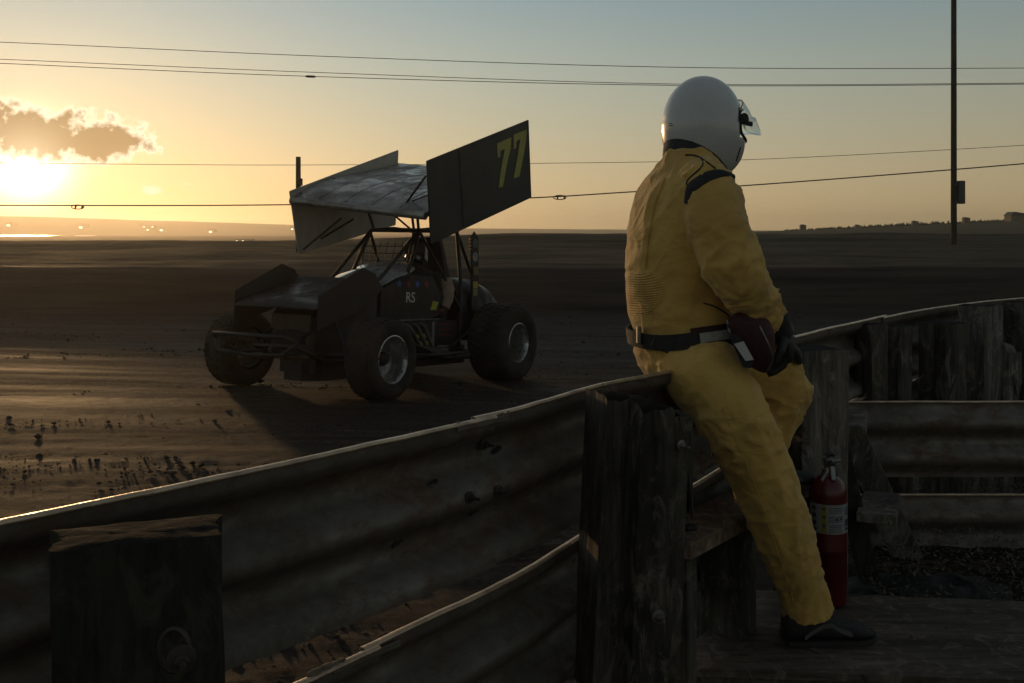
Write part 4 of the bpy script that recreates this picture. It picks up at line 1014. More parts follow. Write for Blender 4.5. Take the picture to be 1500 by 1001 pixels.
for i in range(nm+1):
    lat = math.pi/2-(math.pi*0.90)*i/nm
    for j in range(nl):
        lon = -math.pi+2*math.pi*j/nl; v = hel(lat, lon)
        if v[2] < rimz(v[0]):
            # stop at the slanted rim
            lo, hi = 0.6, lat
            for _ in range(18):
                mid = (lo+hi)/2; w_ = hel(mid, lon)
                if w_[2] < rimz(w_[0]): hi = mid
                else: lo = mid
            v = hel(lo, lon); s = 1-0.06*min(1, (lo-lat)*2.5); v = np.array([v[0]*s, v[1]*s, v[2]-0.002])
        m.v.append(HC+HF*v[0]+HL*v[1]+HU*v[2]); idx[(i, j)] = len(m.v)-1
for i in range(nm):
    for j in range(nl):
        lat = math.pi/2-(math.pi*0.90)*(i+.5)/nm; lon = -math.pi+2*math.pi*(j+.5)/nl
        if inport(lat, lon): continue
        j2 = (j+1) % nl; m.f.append((idx[(i, j)], idx[(i+1, j)], idx[(i+1, j2)], idx[(i, j2)]))
mh = Mt('white_helmet_gloss', 0.22, 0, 0.5, (0.62, 0.61, 0.60)); mh.b.inputs['Coat Weight'].default_value = 0.5; mh.b.inputs['Coat Roughness'].default_value = 0.05
mh.color(mh.mix(mh.ramp(mh.noise(7, detail=6), [(0.5, 0.0), (0.75, 0.35)]), (0.62, 0.61, 0.61), (0.42, 0.40, 0.38))); mh.roughness(mh.ramp(mh.noise(30), [(0.35, 0.2), (0.7, 0.34)]))
helmet = m.build('helmet', mh.m, person, 180)
so_ = helmet.modifiers.new('thickness', 'SOLIDIFY'); so_.thickness = 0.006; so_.offset = -1
def lip_ring(fn, r, name, mat, n=72, a0=-math.pi, a1=math.pi, closed=True):
    ps = [fn(a0+(a1-a0)*k/n) for k in range(n if closed else n+1)]
    if closed:
        ps.append(ps[0]); ps.append(ps[1])
    return MB().tube(ps, r, 8, caps=not closed).build(name, mat, helmet, 60)
def rimpt(lon, k=1.0, dz_=0.0):
    lo, hi = -1.45, 0.6
    for _ in range(22):
        mid = (lo+hi)/2; w_ = hel(mid, lon)
        if w_[2] < rimz(w_[0]): lo = mid
        else: hi = mid
    v = hel(hi, lon)*k; return HC+HF*v[0]+HL*v[1]+HU*(v[2]+dz_)
# black neck roll, thick at the back and thinner towards the chin
R = []
for k in range(72):
    lon = -math.pi+2*math.pi*k/72; h = 0.044*(0.86-0.14*math.cos(lon)); 
    p0 = rimpt(lon, 1.010, 0.006); p1 = rimpt(lon, 1.030, -h*0.5); p2 = rimpt(lon, 1.0, -h); p3 = rimpt(lon, 0.82, -h*0.95); p4 = rimpt(lon, 0.86, 0.01)
    R.append([p0, p1, p2, p3, p4])
MB().rings(R, closed=True).build('neck_roll', mblk, helmet, 60)
# rubber seal round the eye port
def portpt(a):
    c, s = math.cos(a), math.sin(a); lon = 1.18*math.copysign(abs(c)**0.45, c); lat = 0.36*math.copysign(abs(s)**0.45, s); v = hel(lat, lon, 1.004); return HC+HF*v[0]+HL*v[1]+HU*v[2]
lip_ring(portpt, 0.0042, 'port_seal', mblk)
# clear visor, tipped up a little
mg = Mt('clear_visor', 0.03, 0, 0.5, (0.85, 0.93, 0.95)); mg.b.inputs['Transmission Weight'].default_value = 1.0; mg.b.inputs['IOR'].default_value = 1.15; mg.b.inputs['Alpha'].default_value = 0.75
pivY = HC+HF*0.052+HU*0.006
vis = MB(); nv, nu = 14, 36; tip = math.radians(30)
rotv = Matrix.Rotation(-tip, 3, HL)
for th_ in (0.0, 0.0022):
    for i in range(nv+1):
        lat = -0.44+0.94*i/nv
        for j in range(nu+1):
            lon = -1.30+2.60*j/nu; fr = abs(lon)/1.30; l2 = lat*(1-0.62*fr**5)
            v = hel(l2 if l2 > 0 else l2*0.95, lon, 1.035); v = np.array(v); v[0] += th_*math.cos(lon)
            p = HF*v[0]+HL*v[1]*(1+th_)+HU*v[2]
            q = p-(HF*0.052+HU*0.006); vis.v.append(pivY+rotv@q+HF*0.046*max(0, math.cos(lon))**1.2)
W_ = nu+1; K = (nv+1)*W_
for i in range(nv):
    for j in range(nu):
        a = i*W_+j; q = (a, a+1, a+W_+1, a+W_); vis.f.append(q); vis.f.append(tuple(K+x for x in reversed(q)))
for j in range(nu): vis.f.append((j, j+1, K+j+1, K+j)); a = nv*W_+j; vis.f.append((a, a+1, K+a+1, K+a))
for i in range(nv): a = i*W_; vis.f.append((a, a+W_, K+a+W_, K+a)); a += nu; vis.f.append((a, a+W_, K+a+W_, K+a))
visor = vis.build('visor', mg.m, helmet, 180)
for sgn in (-1, 1):
    c = HC+HF*0.060+HL*sgn*0.105+HU*0.010
    MB().lathe([(0.017, 0), (0.017, 0.005), (0.012, 0.009)], c, HL*sgn, 20, True).build('pivot', mblk, helmet, 40)
    MB().box(c+HF*0.018+HU*-0.012+HL*sgn*0.004, (0.030, 0.006, 0.014), ax=(HF, HL, HU), bev=0.002).build('visor_tab', mblk, helmet)
    MB().lathe([(0.0045, 0), (0.0045, 0.002)], HC+HF*0.047+HL*sgn*0.104-HU*0.032, HL*sgn, 12, True).build('screw', mblk, helmet, 40)
# small printed marks on the shell, low at the back (unreadable at this size in the photograph)
bh = BVHTree.FromPolygons([Vector(v) for v in m.v], m.f)
def onhel(px, py, off=0.0006):
    o = Vector((0, 0, CAMH)); h = bh.ray_cast(o, (P(px, py, 3)-o).normalized()); return h[0]+h[1]*off
for k, (x0, x1, y, hh) in enumerate(((979.6, 984.8, 180.5, 1.0), (979.5, 985.6, 183.6, 1.3))):
    q = [onhel(x0, y), onhel(x1, y), onhel(x1, y+hh), onhel(x0, y+hh)]; MB().prism(q, (0, -0.0006, 0)).build('printed_mark', m_plain('helmet_print', (0.04, 0.04, 0.04), 0.5), helmet)
# chin vents
for dx in (0, 3.5, 7):
    a, b = onhel(1078+dx*0.5, 236-dx*1.6, 0.001), onhel(1081+dx*0.5, 227-dx*1.6, 0.001); MB().tube([a, b], 0.002, 6).build('vent_slot', mblk, helmet)
# head in a dark balaclava behind the visor
hd = MB(); hd.sphere(HC+HF*0.012-HU*0.012, (0.088, 0.078, 0.115), 24, 16, (HF, HL, HU)); hd.tube([HC-HU*0.10, P(1012, 222, 2.90)], [0.06, 0.062], 18)
hd.tube([HC+HF*0.095+HU*0.004, HC+HF*0.106-HU*0.022, HC+HF*0.110-HU*0.034], [0.007, 0.010, 0.011], 10)
hd.tube([HC+HF*0.088+HL*0.04+HU*0.012, HC+HF*0.094+HU*0.016, HC+HF*0.088-HL*0.04+HU*0.012], [0.008, 0.010, 0.008], 10)
hme = remesh(hd, 0.005, 3); q = MB(); q.v = [v.co.copy() for v in hme.vertices]; q.f = [tuple(p.vertices) for p in hme.polygons]
head = q.build('head', m_plain('dark_balaclava', (0.05, 0.045, 0.04), 0.9), person, 180)
for s in (-1, 1): MB().sphere(HC+HF*0.086+HL*s*0.031-HU*0.002, 0.012, 14, 10).build('eye', m_plain('eye_white', (0.6, 0.58, 0.55), 0.3), head, 60)
for dz_ in (-0.060, -0.066): MB().tube([HC+HF*0.089+HL*0.022+HU*dz_, HC+HF*0.096+HU*dz_, HC+HF*0.089-HL*0.022+HU*dz_], [0.003, 0.005, 0.003], 8).build('lip', m_plain('lip_skin', (0.3, 0.13, 0.1), 0.5), head, 60)
# ---------------- winged dirt track car ----------------
def C(f, l, u): return CO+CF*f+CL*l+CU*u
car = thing('sprint_car', 'dark open wheel dirt track racing car with a big tilted top wing numbered 77', 'race car', tuple(CO))
mpaint = Mt('dark_gloss_bodywork', 0.28, 0.0, 0.5); mpaint.color(mpaint.mix(mpaint.ramp(mpaint.noise(5, detail=7), [(0.48, 0.0), (0.7, 0.75)]), (0.012, 0.011, 0.012), (0.034, 0.026, 0.02))); mpaint.roughness(mpaint.ramp(mpaint.noise(5, detail=7), [(0.38, 0.3), (0.6, 0.8)]))
mwing = Mt('wing_board_paint', 0.5, 0.0, 0.3); mwing.color(mwing.ramp(mwing.noise(3, detail=7), [(0.35, (0.016, 0.016, 0.018)), (0.7, (0.034, 0.031, 0.030))]))
malu = Mt('wing_aluminium', 0.42, 0.75, 0.5); malu.color(malu.ramp(malu.noise(3, (1, 1, 1), 8, 0.65), [(0.32, (0.14, 0.13, 0.12)), (0.5, (0.30, 0.28, 0.26)), (0.7, (0.46, 0.44, 0.42))])); malu.roughness(malu.ramp(malu.noise(4, (1, 1, 1), 7, 0.7), [(0.38, 0.14), (0.58, 0.7)])); malu.bump(malu.noise(7, detail=4), 0.4, 0.02)
mboardin = m_plain('board_inside_aluminium', (0.46, 0.42, 0.37), 0.6, 0.1, 0.2, 4, 0.1)
mtube = m_plain('frame_tube_paint', (0.018, 0.016, 0.015), 0.6, 0.1, 0.4, 12)
mtyre = Mt('dusty_tyre_rubber', 0.85, 0, 0.3); mtyre.color(mtyre.ramp(mtyre.noise(6, detail=6), [(0.35, (0.022, 0.018, 0.015)), (0.65, (0.052, 0.04, 0.03))])); mtyre.bump(mtyre.noise(60), 0.4, 0.004)
mrim = m_plain('rim_aluminium', (0.42, 0.40, 0.38), 0.32, 0.85, 0.3, 12, 0.1)
def grp(name): return name
def tube_part(name, pts, r, mat=None, parent=car, seg=8):
    return MB().tube([C(*p) for p in pts], r, seg).build(name, mat or mtube, parent, 60)
def wheel(f, l, dia, wd, side, lugs):
    R_ = dia/2; c = C(f, l, 0)+CU*(R_-0.008); ax = CL*side
    hub = MB(); hub.lathe([(0.03, -0.10), (0.06, -0.08), (0.06, 0.02), (0.045, 0.05), (0.03, 0.06)], c, ax, 18, True); w_ = hub.build('wheel', mtube, car, 40)
    h = wd/2; rr = 0.19
    prof = [(rr+0.004, -h*0.88), (rr+0.03, -h*0.98), (R_*0.80, -h*1.04), (R_*0.93, -h*0.98), (R_*0.985, -h*0.84), (R_, -h*0.4), (R_*1.003, 0), (R_, h*0.4), (R_*0.985, h*0.84), (R_*0.93, h*0.98), (R_*0.80, h*1.04), (rr+0.03, h*0.98), (rr+0.004, h*0.88)]
    MB().lathe(prof, c, ax, 64, False).build('tyre', mtyre.m, w_, 60)
    # tread blocks
    tr = MB(); nb = 34; ref = CU; b_ = CF
    for k in range(nb):
        for j in range(4):
            a = 2*math.pi*(k+0.5*(j % 2))/nb; rad = CF*math.cos(a)+CU*math.sin(a); tan = -CF*math.sin(a)+CU*math.cos(a); y = (-0.66+0.44*j)*h
            tr.box(c+ax*y+rad*(R_*0.998), (0.30*h, R_*0.11, 0.010), ax=(ax, tan, rad), bev=0.004)
    tag(tr.build('tread_block', mtyre.m, w_), kind='stuff')
    # deep dish rim
    MB().lathe([(rr+0.008, h*0.90), (rr+0.012, h*0.94), (rr+0.004, h*0.96), (rr-0.006, h*0.90), (rr-0.014, h*0.6), (rr-0.024, h*0.2), (rr-0.034, -h*0.05), (0.10, -h*0.12), (0.062, -h*0.05), (0.055, 0.0)], c, ax, 48, False).lathe([(rr-0.02, -h*0.85), (rr-0.03, -h*0.05)], c, ax, 48, False).build('rim', mrim, w_, 50)
    for k in range(lugs):
        a = 2*math.pi*k/lugs; rad = CF*math.cos(a)+CU*math.sin(a)
        MB().lathe([(0.008, 0), (0.008, 0.014)], c+rad*(rr-0.012)+ax*(h*0.80), ax, 8, True).build('rim_bolt', M['bolt'], w_)
    return w_
wheel(WB/2, 0.80, 0.665, 0.27, 1, 10); wheel(WB/2, -0.80, 0.665, 0.27, -1, 10)
wheel(-WB/2, 0.68, 0.78, 0.40, 1, 12); wheel(-WB/2, -0.80, 0.82, 0.46, -1, 12)
# lofted bodywork: hood from nose to cowl
def hring(f, hw, u0, u1, crown=0.05, k=12):
    R = []
    for i in range(k+1): a = math.pi*i/k; R.append(C(f, hw*math.copysign(abs(math.cos(a))**0.55, math.cos(a)), u1-crown+crown*math.sin(a)**0.8))
    R += [C(f, -hw, u0), C(f, hw, u0)]
    return R
MB().rings([hring(f, hw, u0, u1) for f, hw, u0, u1 in ((1.32, 0.16, 0.42, 0.52), (1.22, 0.22, 0.36, 0.60), (1.0, 0.27, 0.34, 0.70), (0.75, 0.31, 0.33, 0.82), (0.5, 0.34, 0.32, 0.93), (0.25, 0.36, 0.32, 1.02), (0.12, 0.365, 0.33, 1.05))]).build('hood', mpaint.m, car, 40)
mcowl = Mt('pale_cowl_highlight', 0.18, 0.0, 0.6); mcowl.color(mcowl.ramp(mcowl.noise(6, detail=5), [(0.4, (0.22, 0.22, 0.23)), (0.65, (0.45, 0.45, 0.46))])); mcowl.b.inputs['Coat Weight'].default_value = 0.7  # pale cowl colour carries the white reflections on the hood
for l0, l1 in ((-0.33, -0.14), (-0.10, 0.09), (0.13, 0.34)):
    k = 6; R = []
    for f, du in ((0.50, -0.11), (0.30, -0.035), (0.12, 0.004), (0.02, 0.05)):
        R.append([C(f, l0+(l1-l0)*i/k, 1.105+du-0.06*((l0+(l1-l0)*i/k)/0.36)**2) for i in range(k+1)]+[C(f, l0+(l1-l0)*i/k, 1.085+du-0.06*((l0+(l1-l0)*i/k)/0.36)**2) for i in range(k, -1, -1)])
    MB().rings(R).build('cowl_panel', mcowl.m, car, 50)
# side panels (upper with the letters, lower with stripes)
for s in (1, -1):
    up_ = MB().prism([C(0.55, s*0.355, 0.62), C(0.55, s*0.36, 0.88), C(0.12, s*0.375, 1.03), (C(-0.22, s*0.385, 1.02)), C(-0.34, s*0.39, 0.86), C(-0.36, s*0.39, 0.66), C(-0.2, s*0.385, 0.62)], CL*s*0.006).build('upper_side_panel', mpaint.m, car)
    lo_ = MB().prism([C(0.30, s*0.37, 0.24), C(0.34, s*0.37, 0.60), C(-0.62, s*0.40, 0.60), C(-0.66, s*0.40, 0.26)], CL*s*0.006).build('lower_side_panel', mpaint.m, car)
    MB().tube([C(0.62, s*0.37, 0.60), C(-0.34, s*0.40, 0.61)], 0.012, 8).build('panel_trim', m_plain('trim_aluminium', (0.10, 0.095, 0.09), 0.4, 0.7), car, 60)
    if s == 1:
        up_l, lo_l = up_, lo_
# graphics on the near side
nside = CL
def panel_pt(f, u, off=0.0085):
    t = (0.55-f)/0.9; return C(f, 0.355+0.033*min(1, max(0, t*1.0))+off+0.004, u)
def text_mesh(body, size, fn, name, mat, parent, extr=0.0015):
    cu = bpy.data.curves.new('t', 'FONT'); cu.body = body; cu.size = size; cu.extrude = 0; cu.offset = 0.001*size/0.1
    o = bpy.data.objects.new('t', cu); COL.objects.link(o); dg = bpy.context.evaluated_depsgraph_get(); me = bpy.data.meshes.new_from_object(o.evaluated_get(dg)); bpy.data.objects.remove(o)
    m = MB(); m.v = [fn(v.co.x, v.co.y) for v in me.vertices]; m.f = [tuple(p.vertices) for p in me.polygons]
    return m.build(name, mat, parent, fix=False)
mwt = m_plain('white_lettering', (0.55, 0.54, 0.52), 0.5, 0, 0.1)
text_mesh('RS', 0.135, lambda x, y: panel_pt(0.20-x*1.0, 0.775+y), 'lettering', mwt, up_l)
def star(c_f, c_u, r, col, nm):
    pts = []
    for k in range(10):
        a = math.pi/2+math.pi*k/5; q = r if k % 2 == 0 else r*0.45; pts.append(panel_pt(c_f+q*math.cos(a), c_u+q*math.sin(a)))
    MB().prism(pts, CL*0.0015).build('star_emblem', m_plain(nm, col, 0.5, 0, 0.1), up_l)
for k, (f, col, nm) in enumerate(((0.30, (0.04, 0.10, 0.35), 'blue_print'), (0.16, (0.22, 0.02, 0.02), 'red_print'), (0.03, (0.04, 0.12, 0.45), 'blue_print_b'), (-0.11, (0.24, 0.02, 0.02), 'red_print_b'))): star(f, 0.945, 0.042, col, nm)
myel = m_plain('yellow_print', (0.38, 0.34, 0.04), 0.5, 0, 0.15)
def patch(f0, f1, u0, u1, mat, nm, par, l0=0.375, l1=0.40, sk=0.0):
    g = lambda f, u: C(f, np.interp(-f, [-0.30, 0.62], [0.37, 0.40])+0.0085, u)
    return MB().prism([g(f0, u0), g(f1, u0), g(f1-sk, u1), g(f0-sk, u1)], CL*0.0015).build(nm, mat, par)
MB().prism([panel_pt(-.18, .70), panel_pt(-.27, .70), panel_pt(-.31, .775), panel_pt(-.22, .79)], CL*0.0015).build('yellow_decal', myel, up_l)
patch(0.02, -0.18, 0.44, 0.475, myel, 'yellow_decal', lo_l); patch(0.02, -0.18, 0.37, 0.405, myel, 'yellow_decal', lo_l)
mdw = m_plain('dull_white_print', (0.16, 0.155, 0.15), 0.6)
patch(-0.22, -0.26, 0.28, 0.59, mdw, 'white_stripe', lo_l)
mrp = m_plain('dull_red_print', (0.11, 0.018, 0.018), 0.6, 0, 0.2)
for u in (0.55, 0.50, 0.45, 0.34, 0.31, 0.28): patch(-0.32, -0.50, u, u+0.018, mrp if u > 0.42 else mdw, 'sponsor_line', lo_l)
# belly, floor, engine mass and gearbox under the bodywork
MB().rings([[C(f, s*hw, u) for s, u in ((-1, 0.16), (1, 0.16), (1, 0.34), (-1, 0.34))] for f, hw in ((1.2, 0.2), (0.3, 0.33), (-0.9, 0.33))]).build('floor_pan', mtube, car)
MB().rings([hring(f, hw, 0.3, u1) for f, hw, u1 in ((0.9, 0.18, 0.62), (0.35, 0.24, 0.72), (0.2, 0.24, 0.72))]).build('engine', mtube, car, 40)
# tail tank
TR = []
for f, hw, u0, u1 in ((-0.80, 0.30, 0.42, 0.98), (-0.95, 0.34, 0.38, 1.02), (-1.2, 0.36, 0.36, 1.02), (-1.45, 0.34, 0.38, 0.95), (-1.65, 0.27, 0.45, 0.84), (-1.76, 0.15, 0.53, 0.72)):
    cu_ = (u0+u1)/2; TR.append([C(f, hw*math.copysign(abs(math.cos(a))**0.7, math.cos(a)), cu_+(u1-u0)/2*math.copysign(abs(math.sin(a))**0.7, math.sin(a))) for a in np.linspace(0, 2*math.pi, 25)[:-1]])
MB().rings(TR).build('tail_tank', mpaint.m, car, 60)
# roll cage and frame
for s in (1, -1):
    tube_part('cage_tube', [(0.15, s*.33, 0.98), (0.02, s*.32, 1.22), (-0.10, s*.29, 1.46)], 0.019)
    tube_part('cage_tube', [(-0.10, s*.29, 1.46), (-0.45, s*.28, 1.50), (-0.78, s*.27, 1.49)], 0.019)
    tube_part('cage_tube', [(-0.78, s*.27, 1.49), (-0.80, s*.32, 1.0), (-0.78, s*.34, 0.3)], 0.020)
    tube_part('cage_tube', [(-0.78, s*.27, 1.49), (-1.2, s*.22, 1.0), (-1.5, s*.16, 0.5)], 0.017)
    tube_part('frame_rail', [(-0.9, s*.35, 0.26), (0.3, s*.36, 0.24), (1.15, s*.27, 0.28), (1.5, s*.22, 0.40)], 0.020)
    tube_part('down_tube', [(-0.10, s*.29, 1.46), (0.45, s*.28, 1.00), (0.9, s*.24, 0.72), (1.45, s*.22, 0.45)], 0.018)
    tube_part('cage_brace', [(-0.10, s*.30, 1.44), (-0.42, s*.38, 1.02), (-0.78, s*.34, 0.70)], 0.015)
    # front bumper legs
    tube_part('bumper_leg', [(1.35, s*.22, 0.36), (1.62, s*.25, 0.34), (1.80, s*.26, 0.42)], 0.016)
    tube_part('radius_rod', [(WB/2, s*.62, 0.42), (0.45, s*.42, 0.45)], 0.012); tube_part('radius_rod', [(WB/2, s*.62, 0.24), (0.45, s*.40, 0.26)], 0.012)
    tube_part('shock_absorber', [(WB/2+.02, s*.45, 0.34), (1.15, s*.30, 0.70)], [0.022, 0.016])
    tube_part('nerf_bar', [(0.30, s*.38, 0.30), (0.18, s*.60, 0.30), (-0.1, s*.66, 0.30), (-0.45, s*.66, 0.31), (-0.62, s*.42, 0.32)], 0.016)
    tube_part('nerf_bar', [(0.30, s*.38, 0.46), (0.1, s*.62, 0.33), ], 0.013)
    tube_part('rear_radius_rod', [(-0.55, s*.40, 0.34), (-0.80, s*.48, 0.52), (-WB/2, s*.46, 0.66)], 0.013)
for nm, a in (('cage_tube', [(-0.10, .29, 1.46), (-0.07, 0, 1.47), (-0.10, -.29, 1.46)]), ('cage_tube', [(-0.78, .27, 1.49), (-0.78, 0, 1.50), (-0.78, -.27, 1.49)]), ('cage_brace', [(-.78, .27, 1.49), (-0.1, -.29, 1.46)]), ('front_axle', [(WB/2, -.72, .33), (WB/2, .72, .33)]), ('rear_axle', [(-WB/2, -.72, .40), (-WB/2, .64, .40)]), ('cross_tube', [(1.5, -.22, .40), (1.5, .22, .40)]), ('cross_tube', [(1.15, -.3, .70), (1.15, .3, .70)]), ('tie_rod', [(WB/2+.16, -.62, .34), (WB/2+.14, .62, .34)])):
    tube_part(nm, a, 0.028 if 'axle' in nm else 0.017)
tube_part('front_bumper', [(1.70, -.46, .46), (1.80, -.38, .50), (1.82, 0, .50), (1.80, .38, .50), (1.70, .46, .46)], 0.017)
tube_part('front_bumper', [(1.70, -.46, .46), (1.76, -.36, .36), (1.78, 0, .34), (1.76, .36, .36), (1.70, .46, .46)], 0.017)
for k in range(4):      # header pipes sweeping back along the near side
    tube_part('exhaust_pipe', [(0.35-k*0.12, .30, 0.60), (0.30-k*0.12, .42, 0.55), (0.15-k*.10, .46, 0.38-k*.015), (-0.35, .47, 0.25+k*0.018), (-0.52, .47, 0.24)], 0.019, m_plain('header_steel', (0.08, 0.065, 0.055), 0.55, 0.5, 0.4, 8) if k == 0 else bpy.data.materials['header_steel'])
tube_part('tail_pipe', [(-0.50, .47, 0.245), (-0.70, .50, 0.25), (-0.85, .54, 0.27)], 0.034, bpy.data.materials['header_steel'], seg=14)
# steering box skid and radiator face under the front wing
MB().rings([[C(f, s*hw, u) for s, u in ((-1, u0), (1, u0), (1, u1), (-1, u1))] for f, hw, u0, u1 in ((1.30, .22, .30, .66), (1.24, .22, .28, .70))]).build('radiator', M['rail_dark'], car)
MB().rings([[C(f, s*hw, u) for s, u in ((-1, 0.10), (1, 0.10), (1, 0.26), (-1, 0.26))] for f, hw in ((1.25, 0.1), (1.1, 0.22), (0.7, 0.26))]).build('skid_plate', mtube, car)
# front wing
def fw(f, l, u): return C(f, l, u)
prf = [(1.50, .735), (1.46, .775), (1.36, .80), (1.2, .835), (1.0, .895), (0.82, .955), (0.74, .985)]
R = []
for f, u in prf: R.append([fw(f, -.46+.92*i/8, u) for i in range(9)]+[fw(f, .46-.92*i/8, u-0.035*(0.3+math.sin(math.pi*min(1, (1.52-f)/.9)))) for i in range(9)])
MB().rings(R).build('front_wing', mpaint.m, car, 50)
for s, du in ((1, 0.0), (-1, 0.02)):
    MB().prism([fw(1.50, s*.465, .83+du), fw(0.95, s*.465, 1.075+du), fw(0.78, s*.465, 1.03+du), fw(0.66, s*.465, .90), fw(1.0, s*.465, .70), fw(1.50, s*.465, .55)], CL*s*0.006).build('front_wing_board', mwing.m, car)
    tube_part('wing_post', [(1.25, s*.2, .66), (1.22, s*.22, .82)], 0.012)
# top wing (placed with its lean)
Wn = [P(625, 237, 8.95), P(773, 177, 10.5), P(777, 289, 10.5), P(631, 357, 8.95)]
Wf = [P(425, 281, 9.78), P(583, 221, 11.32), P(579, 329, 11.32), P(438, 371, 9.78)]
def flat4(q, px, py):
    n_ = (q[1]-q[0]).cross(q[2]-q[0]).normalized(); o = Vector((0, 0, CAMH)); d = P(px, py, 1)-o; q[3] = o+d*((q[0]-o).dot(n_)/d.dot(n_))
flat4(Wn, 631, 357); flat4(Wf, 438, 371)
wo = (Wn[0]-Wf[0]).normalized()
def rimmed(c4, off, name, mat, mat_in, sgn):
    b = MB().prism(c4, off).build(name, mat, car)
    cc = sum(c4, Vector())/4
    for i in range(4):
        a, d = c4[i]+off*0.5, c4[(i+1) % 4]+off*0.5; MB().tube([a, d], 0.009, 6).build('edge_bead', mat, b)
    return b
nb_ = rimmed(Wn, wo*0.006, 'side_board', mwing.m, None, 1)
fb_ = rimmed(Wf, -wo*0.006, 'side_board', mboardin, None, -1)
# rivet seam and darker panel joint on the near board
def onboard(px, py, off=0.0075):
    n_ = (Wn[1]-Wn[0]).cross(Wn[3]-Wn[0]).normalized(); n_ = n_ if n_.dot(wo) > 0 else -n_
    o = Vector((0, 0, CAMH)); d = P(px, py, 1)-o; p0 = Wn[0]+n_*off
    return o+d*((p0-o).dot(n_)/d.dot(n_))
nrm = (Wn[1]-Wn[0]).cross(Wn[3]-Wn[0]).normalized()
for pl in ([(640, 253), (745, 206), (742, 285), (715, 390), (683, 570), (652, 575), (668, 450), (698, 292), (665, 305), (663, 352), (645, 358)], [(762, 187), (858, 150), (852, 235), (835, 340), (803, 495), (762, 508), (785, 380), (810, 222), (783, 232), (780, 288), (762, 292)]):
    pts = [onboard(600+x/5, 160+y/5, 0.0085) for x, y in pl]; MB().prism(pts, wo*0.001).build('number_seven', m_plain('number_yellow', (0.36, 0.33, 0.05), 0.5, 0, 0.12) if 'number_yellow' not in bpy.data.materials else bpy.data.materials['number_yellow'], nb_)
q = [onboard(x, y, 0.0078) for x, y in ((672, 221), (676, 219), (683, 330), (679, 332))]; MB().prism(q, wo*0.003).build('panel_joint', mtube, nb_)
ff_, fn_, rf_, rn_ = P(427, 291, 9.80), P(630, 312, 8.98), P(583, 239, 11.25), P(775, 253, 10.45)
fn_ = fn_-wo*0.05; rn_ = rn_-wo*0.09
R = []; nc = 16; ns = 12
for i in range(nc+1):
    c_ = i/nc; cam_ = 0.10*math.sin(math.pi*c_**0.8)*(1-c_)**0.3-0.05*math.sin(math.pi*c_)*c_; th = 0.085*(math.sin(math.pi*min(1, c_*0.9+0.08))**0.7)*(1-c_*0.75)+0.006
    if i == 0: th = 0.05
    top = [ff_.lerp(fn_, j/ns).lerp(rf_.lerp(rn_, j/ns), c_)+Vector((0, 0, cam_)) for j in range(ns+1)]
    R.append(top+[p-Vector((0, 0, th)) for p in reversed(top)])
fo = MB().rings(R).build('wing_foil', malu.m, car, 50)
lead = [ff_.lerp(fn_, j/ns)+Vector((0, 0, -0.022)) for j in range(ns+1)]
MB().tube(lead, 0.036, 12).build('leading_edge', malu.m, fo, 60)
for j in (0.2, 0.4, 0.6, 0.8):     # rib seams raised on the foil
    ps = [ff_.lerp(fn_, j).lerp(rf_.lerp(rn_, j), c_)+Vector((0, 0, 0.10*math.sin(math.pi*c_**0.8)*(1-c_)**0.3-0.05*math.sin(math.pi*c_)*c_+0.001)) for c_ in np.linspace(0.02, 0.98, 14)]
    MB().tube(ps, 0.004, 6).build('rib_seam', malu.m, fo, 60)
# struts
def strut(a, b, r=0.011, nm='wing_strut'): return MB().tube([a, b], r, 8).build(nm, mtube, car, 60)
strut(P(624, 258, 9.2), P(594, 299, 9.3)); strut(P(627, 286, 9.0), P(590, 300, 9.5), 0.008)
strut(P(500, 320, 9.9), P(444, 366, 9.80)); strut(P(518, 321, 10.1), P(470, 350, 10.1))
for s in (1, -1):
    a = C(-0.12, s*.27, 1.46); strut(a, ff_.lerp(fn_, .5+s*.2).lerp(rf_.lerp(rn_, .5+s*.2), .3)-Vector((0, 0, .06)), 0.014)
    a = C(-0.76, s*.25, 1.48); strut(a, ff_.lerp(fn_, .5+s*.2).lerp(rf_.lerp(rn_, .5+s*.2), .72)-Vector((0, 0, .02)), 0.014)
    a = C(-0.76, s*.25, 1.48); strut(a, ff_.lerp(fn_, .5+s*.2).lerp(rf_.lerp(rn_, .5+s*.2), .35)-Vector((0, 0, .05)), 0.011)
# rock screen in front of the driver
for k in range(7): tube_part('screen_wire', [(0.08+0.0*k, -.27+.09*k, 1.06), (-0.0, -.27+.09*k, 1.34)], 0.004)
for k in range(4): tube_part('screen_wire', [(0.07-.02*k, -.27, 1.09+.07*k), (0.07-.02*k, .27, 1.09+.07*k)], 0.004)
